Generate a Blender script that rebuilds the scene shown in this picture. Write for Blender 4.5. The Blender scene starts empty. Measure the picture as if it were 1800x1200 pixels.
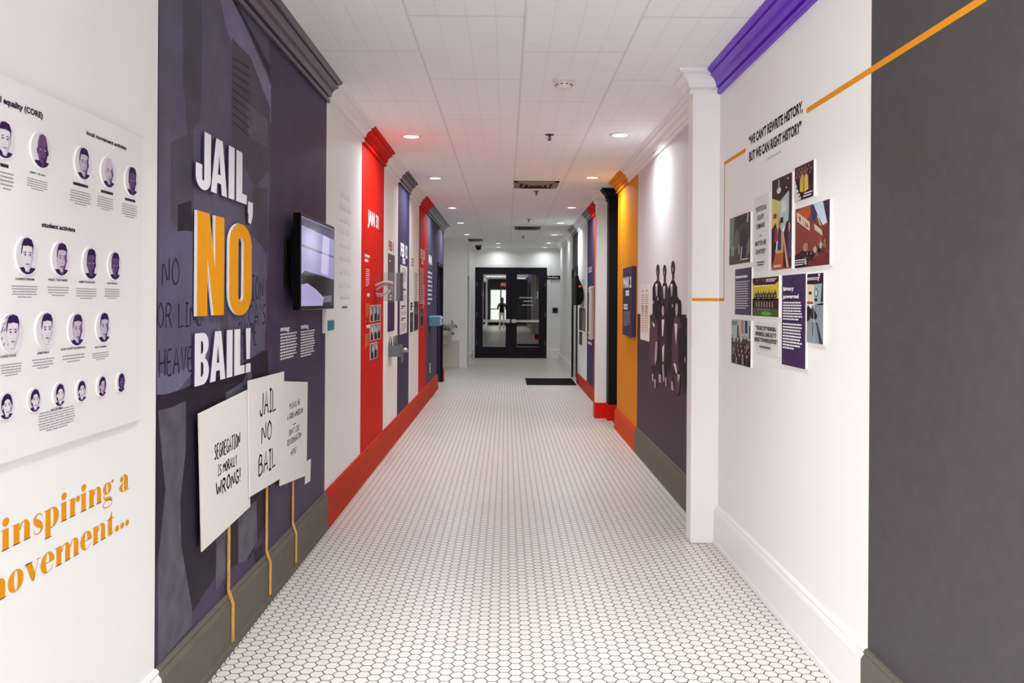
import bpy, bmesh, math, random
from mathutils import Vector, Matrix
C = bpy.context.scene.collection
SC = bpy.context.scene
random.seed(7)
PI = math.pi

# ------------------------------------------------------------------ camera
F = 1450.0; CX = 890.0; CY = 530.0; ROLL = 0.006; EYE = 1.5
cam_d = bpy.data.cameras.new('camera'); cam = bpy.data.objects.new('camera', cam_d); C.objects.link(cam)
cam_d.sensor_width = 36.0; cam_d.lens = F / 1800 * 36.0
cam_d.shift_x = (900 - CX) / 1800; cam_d.shift_y = (CY - 600) / 1800
cam_d.clip_start = 0.02
cam.matrix_world = Matrix.Translation((0, 0, EYE)) @ Matrix.Rotation(PI/2, 4, 'X') @ Matrix.Rotation(ROLL, 4, 'Z')
SC.camera = cam

# ------------------------------------------------------------------ world, exposure
w = bpy.data.worlds.new('world'); SC.world = w; w.use_nodes = True
w.node_tree.nodes['Background'].inputs[0].default_value = (1.0, 0.985, 0.955, 1)
w.node_tree.nodes['Background'].inputs[1].default_value = 4.6
SC.view_settings.view_transform = 'Standard'; SC.view_settings.look = 'None'
SC.view_settings.gamma = 1; SC.view_settings.use_curve_mapping = False
SC.view_settings.exposure = 0.7
SC.cycles.max_bounces = 10; SC.cycles.diffuse_bounces = 7; SC.cycles.glossy_bounces = 4
SC.cycles.sample_clamp_indirect = 4.0
LAMP_W = 9.6       # recessed downlight
PANEL_W = 14.0     # fluorescent troffer in the entrance stretch
CEIL = 2.935

# ------------------------------------------------------------------ pixel -> place
A = 1.19; B = 1.325          # distance of the left and right wall planes from the camera axis
def unr(px, py):
    dx, dy = px - CX, py - CY
    return dx + dy * ROLL, dy - dx * ROLL
def LW(px, py, off=0.0):     # point of the left wall: (distance along the hall, height)
    x, y = unr(px, py); Y = F * (-A + off) / x
    return (Y, EYE - y * Y / F)
def RW(px, py, off=0.0):     # right wall, u runs towards the entrance
    x, y = unr(px, py); Y = F * (B - off) / x
    return (-Y, EYE - y * Y / F)
def EW(px, py, Y):
    x, y = unr(px, py); return (x * Y / F, EYE - y * Y / F)
def CE(px, py, h=CEIL):
    x, y = unr(px, py); Y = F * (h - EYE) / -y
    return (x * Y / F, Y)
def FLR(px, py):
    x, y = unr(px, py); Y = F * EYE / y
    return (x * Y / F, Y)
def ly(px, py=500): return LW(px, py)[0]
def ry(px, py=500): return -RW(px, py)[0]
def fl(off=0.0): return lambda u, v, d=0.0: (-A + off + d, u, v)
def fr(off=0.0): return lambda u, v, d=0.0: (B - off - d, -u, v)
def fb(Y0): return lambda u, v, d=0.0: (u, Y0 - d, v)

# ------------------------------------------------------------------ materials
def lin(c):
    c = c / 255.0
    return c / 12.92 if c <= 0.04045 else ((c + 0.055) / 1.055) ** 2.4
MATS = {}
def M(r, g, b, rough=0.6, metal=0.0, noise=0.0, nscale=8.0, bump=0.0, bscale=60.0, spec=0.1, emit=0.0, coat=0.0):
    key = (r, g, b, rough, metal, noise, nscale, bump, bscale, spec, emit, coat)
    if key in MATS: return MATS[key]
    m = bpy.data.materials.new('paint_%02x%02x%02x' % (int(r), int(g), int(b))); m.use_nodes = True
    nt = m.node_tree; p = nt.nodes['Principled BSDF']
    col = (lin(r), lin(g), lin(b), 1)
    p.inputs['Base Color'].default_value = col
    p.inputs['Roughness'].default_value = rough; p.inputs['Metallic'].default_value = metal
    p.inputs['Specular IOR Level'].default_value = spec
    p.inputs['Coat Weight'].default_value = coat
    if emit:
        p.inputs['Emission Color'].default_value = col; p.inputs['Emission Strength'].default_value = emit
    tc = nt.nodes.new('ShaderNodeNewGeometry')
    if noise:
        n = nt.nodes.new('ShaderNodeTexNoise'); n.inputs['Scale'].default_value = nscale; n.inputs['Detail'].default_value = 6
        nt.links.new(tc.outputs['Position'], n.inputs['Vector'])
        mx = nt.nodes.new('ShaderNodeMix'); mx.data_type = 'RGBA'
        lo, hi = 1 - noise, 1 + noise
        mx.inputs[6].default_value = tuple(x * lo for x in col[:3]) + (1,)
        mx.inputs[7].default_value = tuple(min(1, x * hi) for x in col[:3]) + (1,)
        mr = nt.nodes.new('ShaderNodeMapRange'); mr.inputs[1].default_value = 0.35; mr.inputs[2].default_value = 0.65
        nt.links.new(n.outputs['Fac'], mr.inputs[0]); nt.links.new(mr.outputs[0], mx.inputs[0])
        nt.links.new(mx.outputs[2], p.inputs['Base Color'])
    if bump:
        n = nt.nodes.new('ShaderNodeTexNoise'); n.inputs['Scale'].default_value = bscale; n.inputs['Detail'].default_value = 3
        nt.links.new(tc.outputs['Position'], n.inputs['Vector'])
        bp = nt.nodes.new('ShaderNodeBump'); bp.inputs['Strength'].default_value = bump; bp.inputs['Distance'].default_value = 0.002
        nt.links.new(n.outputs['Fac'], bp.inputs['Height']); nt.links.new(bp.outputs[0], p.inputs['Normal'])
    MATS[key] = m
    return m
WHITE = M(242, 241, 240, 0.5, bump=0.25, bscale=90)
WHITE_TRIM = M(242, 241, 241, 0.28, spec=.6)
WHITE_PLAIN = M(240, 238, 238, 0.5)
CHAR = M(80, 77, 80, 0.55, noise=0.05, nscale=20, bump=0.5, bscale=160)
CHAR_BASE = M(104, 99, 88, 0.5, noise=0.06, nscale=12)
CHAR_CROWN = M(70, 66, 82, 0.22, spec=.7)
SLATE = M(76, 68, 92, 0.6, noise=0.08, nscale=6)
VIOLET = M(66, 58, 92, 0.6, noise=0.06, nscale=6)
RED = M(204, 20, 4, 0.6)
RED_BASE = M(190, 52, 24, 0.6, noise=0.05, nscale=6)
ORANGE = M(216, 138, 18, 0.6)
ORANGE_BASE = M(206, 70, 18, 0.6)
PURPLE = M(98, 20, 196, 0.28, spec=.5)
BLACK = M(24, 22, 24, 0.5)
BLACK_GLOSS = M(14, 13, 15, 0.15)
DARK = M(52, 46, 54, 0.5)
INK = M(34, 30, 52, 0.6)
GREYINK = M(150, 148, 156, 0.7)
PINK_LINE = M(226, 214, 230, 0.6)
GOLD = M(230, 150, 20, 0.55)
WOOD = M(226, 170, 92, 0.6, noise=0.15, nscale=30)
STEEL = M(190, 188, 184, 0.3, metal=0.8)
METAL_GREY = M(120, 120, 124, 0.45)
SKIN = M(160, 112, 88, 0.6)

# ------------------------------------------------------------------ mesh building
WLOC = {}
def wloc(o): return WLOC.get(o.name, Vector((0, 0, 0))) if o else Vector((0, 0, 0))
def mkobj(name, verts, faces, mats, fmats=None, parent=None, smooth=False, origin=None):
    vs = [Vector(v) for v in verts]
    if origin is None:
        lo = Vector([min(v[i] for v in vs) for i in range(3)]); hi = Vector([max(v[i] for v in vs) for i in range(3)])
        origin = Vector(((lo.x + hi.x) / 2, (lo.y + hi.y) / 2, lo.z))
    origin = Vector(origin)
    me = bpy.data.meshes.new(name)
    me.from_pydata([tuple(v - origin) for v in vs], [], faces)
    if not isinstance(mats, (list, tuple)): mats = [mats]
    for m in mats: me.materials.append(m)
    if fmats:
        for p, k in zip(me.polygons, fmats): p.material_index = k
    if smooth:
        for p in me.polygons: p.use_smooth = True
        try: me.set_sharp_from_angle(angle=math.radians(40))
        except Exception: pass
    me.update()
    o = bpy.data.objects.new(name, me); C.objects.link(o)
    o.location = origin - wloc(parent)
    WLOC[o.name] = origin
    if parent: o.parent = parent
    return o
def tag(o, label, cat, group=None, kind=None):
    o['label'] = label; o['category'] = cat
    if group: o['group'] = group
    if kind: o['kind'] = kind
    return o
def struct(o, label=None):
    o['kind'] = 'structure'
    if label: o['label'] = label
    return o
def thing(name, loc, label, cat, group=None, kind=None):
    o = bpy.data.objects.new(name, None); C.objects.link(o); o.location = loc; o.empty_display_size = 0.05
    WLOC[o.name] = Vector(loc); tag(o, label, cat, group, kind)
    return o
def plabel(o, s): o['label'] = s; return o

class MB:   # 3D mesh collector
    def __init__(s): s.v = []; s.f = []; s.m = []; s.mats = []
    def mi(s, mat):
        if mat not in s.mats: s.mats.append(mat)
        return s.mats.index(mat)
    def face(s, pts, mat):
        n = len(s.v); s.v += [tuple(p) for p in pts]; s.f.append(list(range(n, n + len(pts)))); s.m.append(s.mi(mat))
    def box(s, x0, x1, y0, y1, z0, z1, mat, bev=0.0):
        bm = bmesh.new()
        bmesh.ops.create_cube(bm, size=1)
        for v in bm.verts: v.co = Vector(((x0 + x1) / 2 + v.co.x * (x1 - x0), (y0 + y1) / 2 + v.co.y * (y1 - y0), (z0 + z1) / 2 + v.co.z * (z1 - z0)))
        if bev: bmesh.ops.bevel(bm, geom=bm.edges[:], offset=bev, segments=2, affect='EDGES', profile=0.5)
        s.add_bm(bm, mat)
    def add_bm(s, bm, mat):
        bmesh.ops.recalc_face_normals(bm, faces=bm.faces[:])
        bm.verts.index_update(); n = len(s.v); s.v += [tuple(v.co) for v in bm.verts]
        for f in bm.faces: s.f.append([n + v.index for v in f.verts]); s.m.append(s.mi(mat))
        bm.free()
    def lathe(s, c, prof, mat, seg=24, axis='z'):   # prof: (radius, offset along axis)
        n = len(s.v); k = len(prof)
        for i in range(seg):
            a = 2 * PI * i / seg
            for r, h in prof:
                p = (r * math.cos(a), r * math.sin(a), h)
                if axis == 'x': p = (p[2], p[0], p[1])
                if axis == 'y': p = (p[0], p[2], p[1])
                s.v.append((c[0] + p[0], c[1] + p[1], c[2] + p[2]))
        for i in range(seg):
            j = (i + 1) % seg
            for t in range(k - 1):
                s.f.append([n + i * k + t, n + j * k + t, n + j * k + t + 1, n + i * k + t + 1]); s.m.append(s.mi(mat))
    def tube(s, pts, r, mat, seg=8):
        n = len(s.v); P = [Vector(p) for p in pts]
        for i, p in enumerate(P):
            d = (P[min(i + 1, len(P) - 1)] - P[max(i - 1, 0)]).normalized()
            up = Vector((0, 0, 1)) if abs(d.z) < 0.9 else Vector((1, 0, 0))
            a = d.cross(up).normalized(); b = d.cross(a)
            rr = r[i] if isinstance(r, (list, tuple)) else r
            for k in range(seg):
                t = 2 * PI * k / seg; s.v.append(tuple(p + (a * math.cos(t) + b * math.sin(t)) * rr))
        for i in range(len(P) - 1):
            for k in range(seg):
                k2 = (k + 1) % seg
                s.f.append([n + i * seg + k, n + i * seg + k2, n + (i + 1) * seg + k2, n + (i + 1) * seg + k]); s.m.append(s.mi(mat))
        for e in (0, len(P) - 1):
            s.f.append([n + e * seg + k for k in range(seg)]); s.m.append(s.mi(mat))
    def build(s, name, parent=None, smooth=False, origin=None):
        return mkobj(name, s.v, s.f, s.mats, s.m, parent, smooth, origin)

def sweep(name, prof, path, cols, side=1, parent=None, cap=True):
    """prof: (distance out of the wall, height); path: (x,y) corners; cols: one material per path leg"""
    n = len(path); rings = []
    for i, p in enumerate(path):
        ds = []
        if i > 0: ds.append((Vector(p) - Vector(path[i-1])).normalized())
        if i < n - 1: ds.append((Vector(path[i+1]) - Vector(p)).normalized())
        ns = [Vector((d.y, -d.x)) * side for d in ds]
        if len(ns) == 1: off = ns[0]
        else:
            off = (ns[0] + ns[1]); off = off / max(0.3, off.dot(ns[0]))
        rings.append([(p[0] + off.x * d, p[1] + off.y * d, z) for d, z in prof])
    mb = MB()
    for i in range(n - 1):
        for k in range(len(prof) - 1):
            q = [rings[i][k], rings[i+1][k], rings[i+1][k+1], rings[i][k+1]]
            mb.face(q if side < 0 else q[::-1], cols[i])
    if cap:
        mb.face(rings[0], cols[0]); mb.face(rings[-1][::-1], cols[-1])
    # weld so that the strip is one clean surface
    return mb.build(name, parent)

class Fig:  # flat print: polygons in wall coordinates (u, v) with a small stand-off per layer
    def __init__(s, frame): s.fr = frame; s.v = []; s.f = []; s.m = []; s.mats = []; s.lay = 0
    def mi(s, mat):
        if mat not in s.mats: s.mats.append(mat)
        return s.mats.index(mat)
    def poly(s, pts, mat, d=0.0):
        ar = sum(pts[i][0] * pts[(i+1) % len(pts)][1] - pts[(i+1) % len(pts)][0] * pts[i][1] for i in range(len(pts)))
        if ar < 0: pts = pts[::-1]
        n = len(s.v); s.v += [s.fr(p[0], p[1], d) for p in pts]
        s.f.append(list(range(n, n + len(pts)))); s.m.append(s.mi(mat))
    def rect(s, u0, u1, v0, v1, mat, d=0.0): s.poly([(u0, v0), (u1, v0), (u1, v1), (u0, v1)], mat, d)
    def ell(s, cu, cv, ru, rv, mat, d=0.0, n=28, a0=0, a1=2 * PI):
        s.poly([(cu + ru * math.cos(a0 + (a1 - a0) * i / n), cv + rv * math.sin(a0 + (a1 - a0) * i / n)) for i in range(n if a1 - a0 > 6.2 else n + 1)], mat, d)
    def ring(s, cu, cv, ru, rv, iu, iv, mat, d=0.0, a0=0, a1=2 * PI, n=36):
        for i in range(n):
            t0 = a0 + (a1 - a0) * i / n; t1 = a0 + (a1 - a0) * (i + 1) / n
            c0, s0, c1, s1 = math.cos(t0), math.sin(t0), math.cos(t1), math.sin(t1)
            s.poly([(cu + ru*c0, cv + rv*s0), (cu + ru*c1, cv + rv*s1), (cu + iu*c1, cv + iv*s1), (cu + iu*c0, cv + iv*s0)], mat, d)
    def strip(s, pts, wd, mat, d=0.0):
        P = [Vector(p[:2]) for p in pts]; n = len(P)
        L = []; R = []
        for i in range(n):
            t = (P[min(i+1, n-1)] - P[max(i-1, 0)])
            if t.length == 0: t = Vector((1, 0))
            t.normalize(); nn = Vector((-t.y, t.x))
            ww = wd[i] if isinstance(wd, (list, tuple)) else wd
            L.append(P[i] + nn * ww / 2); R.append(P[i] - nn * ww / 2)
        for i in range(n - 1): s.poly([tuple(L[i]), tuple(R[i]), tuple(R[i+1]), tuple(L[i+1])], mat, d)
    def mesh2(s, vs, fs, mat, d=0.0, sx=1, sy=1, ox=0, oy=0, shear=0):
        n = len(s.v); s.v += [s.fr(ox + x * sx + y * shear, oy + y * sy, d) for x, y in vs]
        k = s.mi(mat)
        for f in fs: s.f.append([n + i for i in f]); s.m.append(k)
    def text(s, st, u0, u1, v0, v1, mat, d=0.0, bold=0.0):
        """fit the line of text between u0..u1, capital height v0..v1 (v0 is the baseline)"""
        vs, fs, bx0, bx1 = text2d(st, bold)
        cap = 0.729 if True else 1
        sx = (u1 - u0) / (bx1 - bx0); sy = (v1 - v0) / cap
        s.mesh2(vs, fs, mat, d, sx, sy, u0 - bx0 * sx, v0)
    def para(s, u0, u1, vt, vb, n, mat, d=0.0, align='l', fill=0.55, ww=0.10, last=0.6, rag=0.12):
        lh = (vt - vb) / n; W = u1 - u0
        for i in range(n):
            ln = W * (1 - random.uniform(0, rag)) * (last if i == n - 1 else 1)
            st = u0 if align == 'l' else (u0 + (W - ln) / 2 if align == 'c' else u1 - ln)
            vv = vt - lh * (i + 0.5); x = st
            while x < st + ln - 1e-6:
                q = min(W * ww * random.uniform(0.5, 1.6), st + ln - x)
                s.rect(x, x + q * 0.86, vv - lh * fill / 2, vv + lh * fill / 2, mat, d); x += q
    def build(s, name, parent=None, origin=None): return mkobj(name, s.v, s.f, s.mats, s.m, parent, False, origin)

TCACHE = {}
def text2d(st, bold=0.0):
    k = (st, bold)
    if k in TCACHE: return TCACHE[k]
    cu = bpy.data.curves.new('glyphs', 'FONT'); cu.body = st; cu.size = 1.0; cu.offset = bold; cu.resolution_u = 3
    o = bpy.data.objects.new('glyphs', cu); C.objects.link(o)
    dg = bpy.context.evaluated_depsgraph_get(); dg.update()
    me = o.evaluated_get(dg).to_mesh()
    vs = [(v.co.x, v.co.y) for v in me.vertices]; fs = [list(p.vertices) for p in me.polygons]
    o.evaluated_get(dg).to_mesh_clear()
    bpy.data.objects.remove(o); bpy.data.curves.remove(cu)
    # every face counter-clockwise
    out = []
    for f in fs:
        ar = sum(vs[f[i]][0] * vs[f[(i+1) % len(f)]][1] - vs[f[(i+1) % len(f)]][0] * vs[f[i]][1] for i in range(len(f)))
        out.append(f if ar > 0 else f[::-1])
    r = (vs, out, min(v[0] for v in vs), max(v[0] for v in vs)); TCACHE[k] = r
    return r

def slab(name, frame, splines, thick, mat, parent=None, d0=0.0, bev=0.0, side_mat=None):
    """solid letter or plate: closed outlines (holes allowed) with real thickness"""
    cu = bpy.data.curves.new('outline', 'CURVE'); cu.dimensions = '2D'; cu.fill_mode = 'BOTH'; cu.extrude = thick / 2 - bev
    cu.bevel_depth = bev; cu.bevel_resolution = 1
    for sp in splines:
        s = cu.splines.new('POLY'); s.points.add(len(sp) - 1); s.use_cyclic_u = True
        for q, p in zip(s.points, sp): q.co = (p[0], p[1], 0, 1)
    o = bpy.data.objects.new('outline', cu); C.objects.link(o)
    dg = bpy.context.evaluated_depsgraph_get(); dg.update()
    me = o.evaluated_get(dg).to_mesh()
    vs = [frame(v.co.x, v.co.y, d0 + thick / 2 + v.co.z) for v in me.vertices]
    fs = [list(p.vertices) for p in me.polygons]
    fm = [1 if (side_mat and abs(p.normal.z) < 0.7) else 0 for p in me.polygons]
    o.evaluated_get(dg).to_mesh_clear()
    bpy.data.objects.remove(o); bpy.data.curves.remove(cu)
    ob = mkobj(name, vs, fs, [mat, side_mat] if side_mat else [mat], fm, parent)
    bm = bmesh.new(); bm.from_mesh(ob.data); bmesh.ops.remove_doubles(bm, verts=bm.verts[:], dist=1e-5)
    bmesh.ops.recalc_face_normals(bm, faces=bm.faces[:]); bm.to_mesh(ob.data); bm.free()
    return ob

def copy_tree(o, parent=None):
    c = o.copy(); C.objects.link(c)
    if parent: c.parent = parent
    for ch in list(o.children): copy_tree(ch, c)
    return c

# stroke alphabet for hand lettering, unit cap height, advance = width + 0.25
SF = {
 'A': (.7, [[(0,0),(.35,1),(.7,0)],[(.12,.38),(.58,.38)]]), 'B': (.6, [[(0,0),(0,1),(.45,.95),(.5,.72),(.35,.55),(0,.52)],[(.35,.55),(.6,.35),(.5,.05),(0,0)]]),
 'C': (.6, [[(.6,.85),(.35,1),(.05,.7),(.02,.3),(.3,0),(.6,.12)]]), 'D': (.6, [[(0,0),(0,1),(.4,.9),(.6,.5),(.4,.1),(0,0)]]),
 'E': (.5, [[(.5,1),(0,1),(0,0),(.52,.02)],[(0,.52),(.42,.54)]]), 'F': (.5, [[(.5,1),(0,1),(0,0)],[(0,.52),(.4,.54)]]),
 'G': (.65, [[(.6,.85),(.3,1),(.04,.65),(.05,.25),(.35,0),(.62,.15),(.62,.45),(.36,.45)]]), 'H': (.6, [[(0,0),(0,1)],[(.6,0),(.6,1)],[(0,.5),(.6,.52)]]),
 'I': (.4, [[(.2,0),(.2,1)],[(0,1),(.4,1)],[(0,0),(.4,0)]]), 'J': (.5, [[(.5,1),(.46,.2),(.28,0),(.05,.1),(0,.3)]]),
 'K': (.6, [[(0,0),(0,1)],[(.55,1),(0,.45),(.6,0)]]), 'L': (.5, [[(0,1),(0,0),(.52,.04)]]),
 'M': (.8, [[(0,0),(.08,1),(.4,.35),(.72,1),(.8,0)]]), 'N': (.6, [[(0,0),(.03,1),(.58,0),(.6,1)]]),
 'O': (.65, [[(.33,1),(.05,.75),(.02,.3),(.3,0),(.6,.25),(.63,.7),(.33,1)]]), 'P': (.55, [[(0,0),(0,1),(.45,.95),(.55,.75),(.4,.52),(0,.48)]]),
 'R': (.6, [[(0,0),(0,1),(.45,.95),(.55,.75),(.35,.52),(0,.5)],[(.25,.5),(.62,0)]]), 'S': (.55, [[(.52,.88),(.3,1),(.05,.8),(.15,.58),(.48,.4),(.5,.15),(.25,0),(0,.12)]]),
 'T': (.6, [[(0,1),(.62,1)],[(.3,1),(.3,0)]]), 'U': (.6, [[(0,1),(.03,.2),(.28,0),(.55,.2),(.6,1)]]), 'V': (.6, [[(0,1),(.3,0),(.6,1)]]),
 'W': (.9, [[(0,1),(.22,0),(.45,.8),(.68,0),(.9,1)]]), 'Y': (.6, [[(0,1),(.3,.5),(.6,1)],[(.3,.5),(.3,0)]]), '!': (.15, [[(.1,1),(.06,.3)],[(.05,.08),(.06,0)]]),
 "'": (.1, [[(.08,1),(.02,.78)]]), '-': (.3, [[(0,.5),(.3,.5)]]), ' ': (.35, []), ',': (.12, [[(.1,.05),(0,-.15)]]),
}
def hand(fig, st, u0, u1, v0, v1, wd, mat, d=0.0, wob=0.03, rise=0.0):
    tot = sum(SF[c][0] + .22 for c in st) - .22; k = (u1 - u0) / tot; x = 0; h = v1 - v0
    for c in st:
        wg, strokes = SF[c]; jy = random.uniform(-wob, wob)
        for stk in strokes:
            pts = [(u0 + (x + a + random.uniform(-wob, wob) * .6) * k, v0 + h * (b + jy) + rise * (x / tot)) for a, b in stk]
            # smooth one step
            if len(pts) > 3:
                q = [pts[0]]
                for a, b in zip(pts, pts[1:]): q += [((a[0]*3+b[0])/4, (a[1]*3+b[1])/4), ((a[0]+b[0]*3)/4, (a[1]+b[1]*3)/4)]
                pts = q + [pts[-1]]
            fig.strip(pts, [wd * random.uniform(.75, 1.2) for _ in pts], mat, d)
        x += wg + .22
# ================================================================== THE SETTING
YB = -8.3; YE = 21.97
# --- floor: two-inch white hexagon mosaic with dark grout
def floor_mat():
    m = bpy.data.materials.new('hexagon_mosaic'); m.use_nodes = True; nt = m.node_tree; N = nt.nodes; L = nt.links
    p = N['Principled BSDF']; g = N.new('ShaderNodeNewGeometry')
    P = 0.0543            # across flats, along the hall
    def vm(op, a, b=None, c=None):
        n = N.new('ShaderNodeVectorMath'); n.operation = op
        for i, x in enumerate((a, b, c)):
            if x is None: continue
            if isinstance(x, tuple): n.inputs[i].default_value = x
            else: L.new(x, n.inputs[i])
        return n
    def mt(op, a, b=None):
        n = N.new('ShaderNodeMath'); n.operation = op
        for i, x in enumerate((a, b)):
            if x is None: continue
            if isinstance(x, (int, float)): n.inputs[i].default_value = x
            else: L.new(x, n.inputs[i])
        return n.outputs[0]
    q = vm('MULTIPLY', g.outputs['Position'], (1 / P, 1 / P, 0)).outputs[0]
    q = vm('ADD', q, (1732.05080757, 1000.0, 0)).outputs[0]
    s = (1.7320508, 1.0, 1.0); h = (0.8660254, 0.5, 0.5)
    def cell(v):
        w_ = vm('MODULO', v, s).outputs[0]
        w_ = vm('SUBTRACT', w_, h).outputs[0]
        return vm('MULTIPLY', w_, (1, 1, 0)).outputs[0]
    a = cell(q); b = cell(vm('SUBTRACT', q, h).outputs[0])
    la = vm('LENGTH', a).outputs[1]; lb = vm('LENGTH', b).outputs[1]
    sel = mt('LESS_THAN', la, lb)
    mx = N.new('ShaderNodeMix'); mx.data_type = 'VECTOR'
    L.new(sel, mx.inputs[0]); L.new(b, mx.inputs[4]); L.new(a, mx.inputs[5]); gv = mx.outputs[1]
    ab = vm('ABSOLUTE', gv).outputs[0]
    d1 = vm('DOT_PRODUCT', ab, (0.8660254, 0.5, 0)).outputs[1]
    sp = N.new('ShaderNodeSeparateXYZ'); L.new(ab, sp.inputs[0])
    dist = mt('MAXIMUM', d1, sp.outputs[1])
    mr = N.new('ShaderNodeMapRange'); mr.inputs[1].default_value = 0.452; mr.inputs[2].default_value = 0.466
    L.new(dist, mr.inputs[0])
    # per-tile tone
    cid = vm('SUBTRACT', q, gv).outputs[0]
    wn = N.new('ShaderNodeTexWhiteNoise'); wn.noise_dimensions = '2D'
    L.new(vm('SNAP', cid, (0.2, 0.2, 1)).outputs[0], wn.inputs['Vector'])
    no = N.new('ShaderNodeTexNoise'); no.inputs['Scale'].default_value = 1.2; no.inputs['Detail'].default_value = 5
    L.new(g.outputs['Position'], no.inputs['Vector'])
    cr = N.new('ShaderNodeMix'); cr.data_type = 'RGBA'
    cr.inputs[6].default_value = (lin(222), lin(213), lin(206), 1); cr.inputs[7].default_value = (lin(236), lin(230), lin(225), 1)
    L.new(mt('ADD', mt('MULTIPLY', wn.outputs[0], 0.35), mt('MULTIPLY', no.outputs['Fac'], 0.65)), cr.inputs[0])
    c2 = N.new('ShaderNodeMix'); c2.data_type = 'RGBA'; c2.inputs[7].default_value = (lin(58), lin(48), lin(40), 1)
    L.new(mr.outputs[0], c2.inputs[0]); L.new(cr.outputs[2], c2.inputs[6]); L.new(c2.outputs[2], p.inputs['Base Color'])
    rr = N.new('ShaderNodeMapRange'); rr.inputs[3].default_value = 0.34; rr.inputs[4].default_value = 0.9; L.new(mr.outputs[0], rr.inputs[0])
    L.new(rr.outputs[0], p.inputs['Roughness'])
    bp = N.new('ShaderNodeBump'); bp.inputs['Distance'].default_value = 0.0015; bp.inputs['Strength'].default_value = 0.4; bp.invert = True
    L.new(mr.outputs[0], bp.inputs['Height']); L.new(bp.outputs[0], p.inputs['Normal'])
    return m
mb = MB(); mb.box(-3.6, 3.4, YB - 0.2, YE + 6.3, -0.12, 0, floor_mat()); struct(mb.build('floor'))

def ceil_mat():
    m = bpy.data.materials.new('embossed_ceiling_tile'); m.use_nodes = True; nt = m.node_tree; N = nt.nodes; L = nt.links
    p = N['Principled BSDF']; g = N.new('ShaderNodeNewGeometry'); sp = N.new('ShaderNodeSeparateXYZ'); L.new(g.outputs['Position'], sp.inputs[0])
    cb = N.new('ShaderNodeCombineXYZ')
    ax = N.new('ShaderNodeMath'); ax.inputs[1].default_value = 20 * 0.59 - 0.085; L.new(sp.outputs[0], ax.inputs[0])
    ay = N.new('ShaderNodeMath'); ay.inputs[1].default_value = 20 * 1.18 - 4.15; L.new(sp.outputs[1], ay.inputs[0])
    L.new(ay.outputs[0], cb.inputs[0]); L.new(ax.outputs[0], cb.inputs[1])
    def brick(wd, rh, mo, off, smooth):
        b = N.new('ShaderNodeTexBrick'); b.inputs['Scale'].default_value = 1; b.inputs['Brick Width'].default_value = wd
        b.inputs['Row Height'].default_value = rh; b.inputs['Mortar Size'].default_value = mo; b.inputs['Mortar Smooth'].default_value = smooth
        b.offset = off; b.offset_frequency = 2; L.new(cb.outputs[0], b.inputs['Vector']); return b.outputs['Fac']
    big = brick(1.18, 0.59, 0.007, 0.5, 0.2); sm = brick(0.1475, 0.1475, 0.006, 0.0, 0.6); fine = brick(0.0369, 0.0369, 0.003, 0.0, 0.8)
    no = N.new('ShaderNodeTexNoise'); no.inputs['Scale'].default_value = 60; no.inputs['Detail'].default_value = 4; L.new(g.outputs['Position'], no.inputs['Vector'])
    def mt(op, a, b):
        n = N.new('ShaderNodeMath'); n.operation = op
        for i, x in enumerate((a, b)):
            if isinstance(x, (int, float)): n.inputs[i].default_value = x
            else: L.new(x, n.inputs[i])
        return n.outputs[0]
    h = mt('ADD', mt('MULTIPLY', big, -1.0), mt('ADD', mt('MULTIPLY', sm, -0.45), mt('ADD', mt('MULTIPLY', fine, -0.12), mt('MULTIPLY', no.outputs['Fac'], 0.35))))
    bp = N.new('ShaderNodeBump'); bp.inputs['Distance'].default_value = 0.004; bp.inputs['Strength'].default_value = 0.4
    L.new(h, bp.inputs['Height']); L.new(bp.outputs[0], p.inputs['Normal'])
    mx = N.new('ShaderNodeMix'); mx.data_type = 'RGBA'
    mx.inputs[6].default_value = (lin(248), lin(249), lin(251), 1); mx.inputs[7].default_value = (lin(222), lin(220), lin(222), 1)
    L.new(mt('ADD', mt('MULTIPLY', big, 0.6), mt('MULTIPLY', sm, 0.25)), mx.inputs[0]); L.new(mx.outputs[2], p.inputs['Base Color'])
    p.inputs['Roughness'].default_value = 0.6
    return m
mb = MB(); mb.box(-3.6, 3.4, YB - 0.2, YE + 6.3, CEIL, CEIL + 0.12, ceil_mat()); struct(mb.build('ceiling'))

# --- colour stations along the hall
y0 = ly(274, 700); y1 = ly(572, 500); y2 = ly(634.5, 520); y3 = ly(674, 520); y4 = ly(699, 500); y5 = ly(719, 500)
y6 = ly(736, 500); y7 = ly(749.5, 500); y8 = ly(768.5, 560); y9 = ly(777.3, 560); y10 = y9 + 0.22
r0 = ry(1528, 700); PY = 5.14; r1 = ry(1121, 500); r2 = ry(1085, 600); r3 = 10.45; r4 = 10.85
r5 = ry(1043, 560); r6 = ry(1032, 560); r7 = ry(1015, 560); r8 = ry(1006, 560); r9 = 20.3
TH = 0.14; H2 = CEIL + 0.001; DT = 2.13

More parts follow.
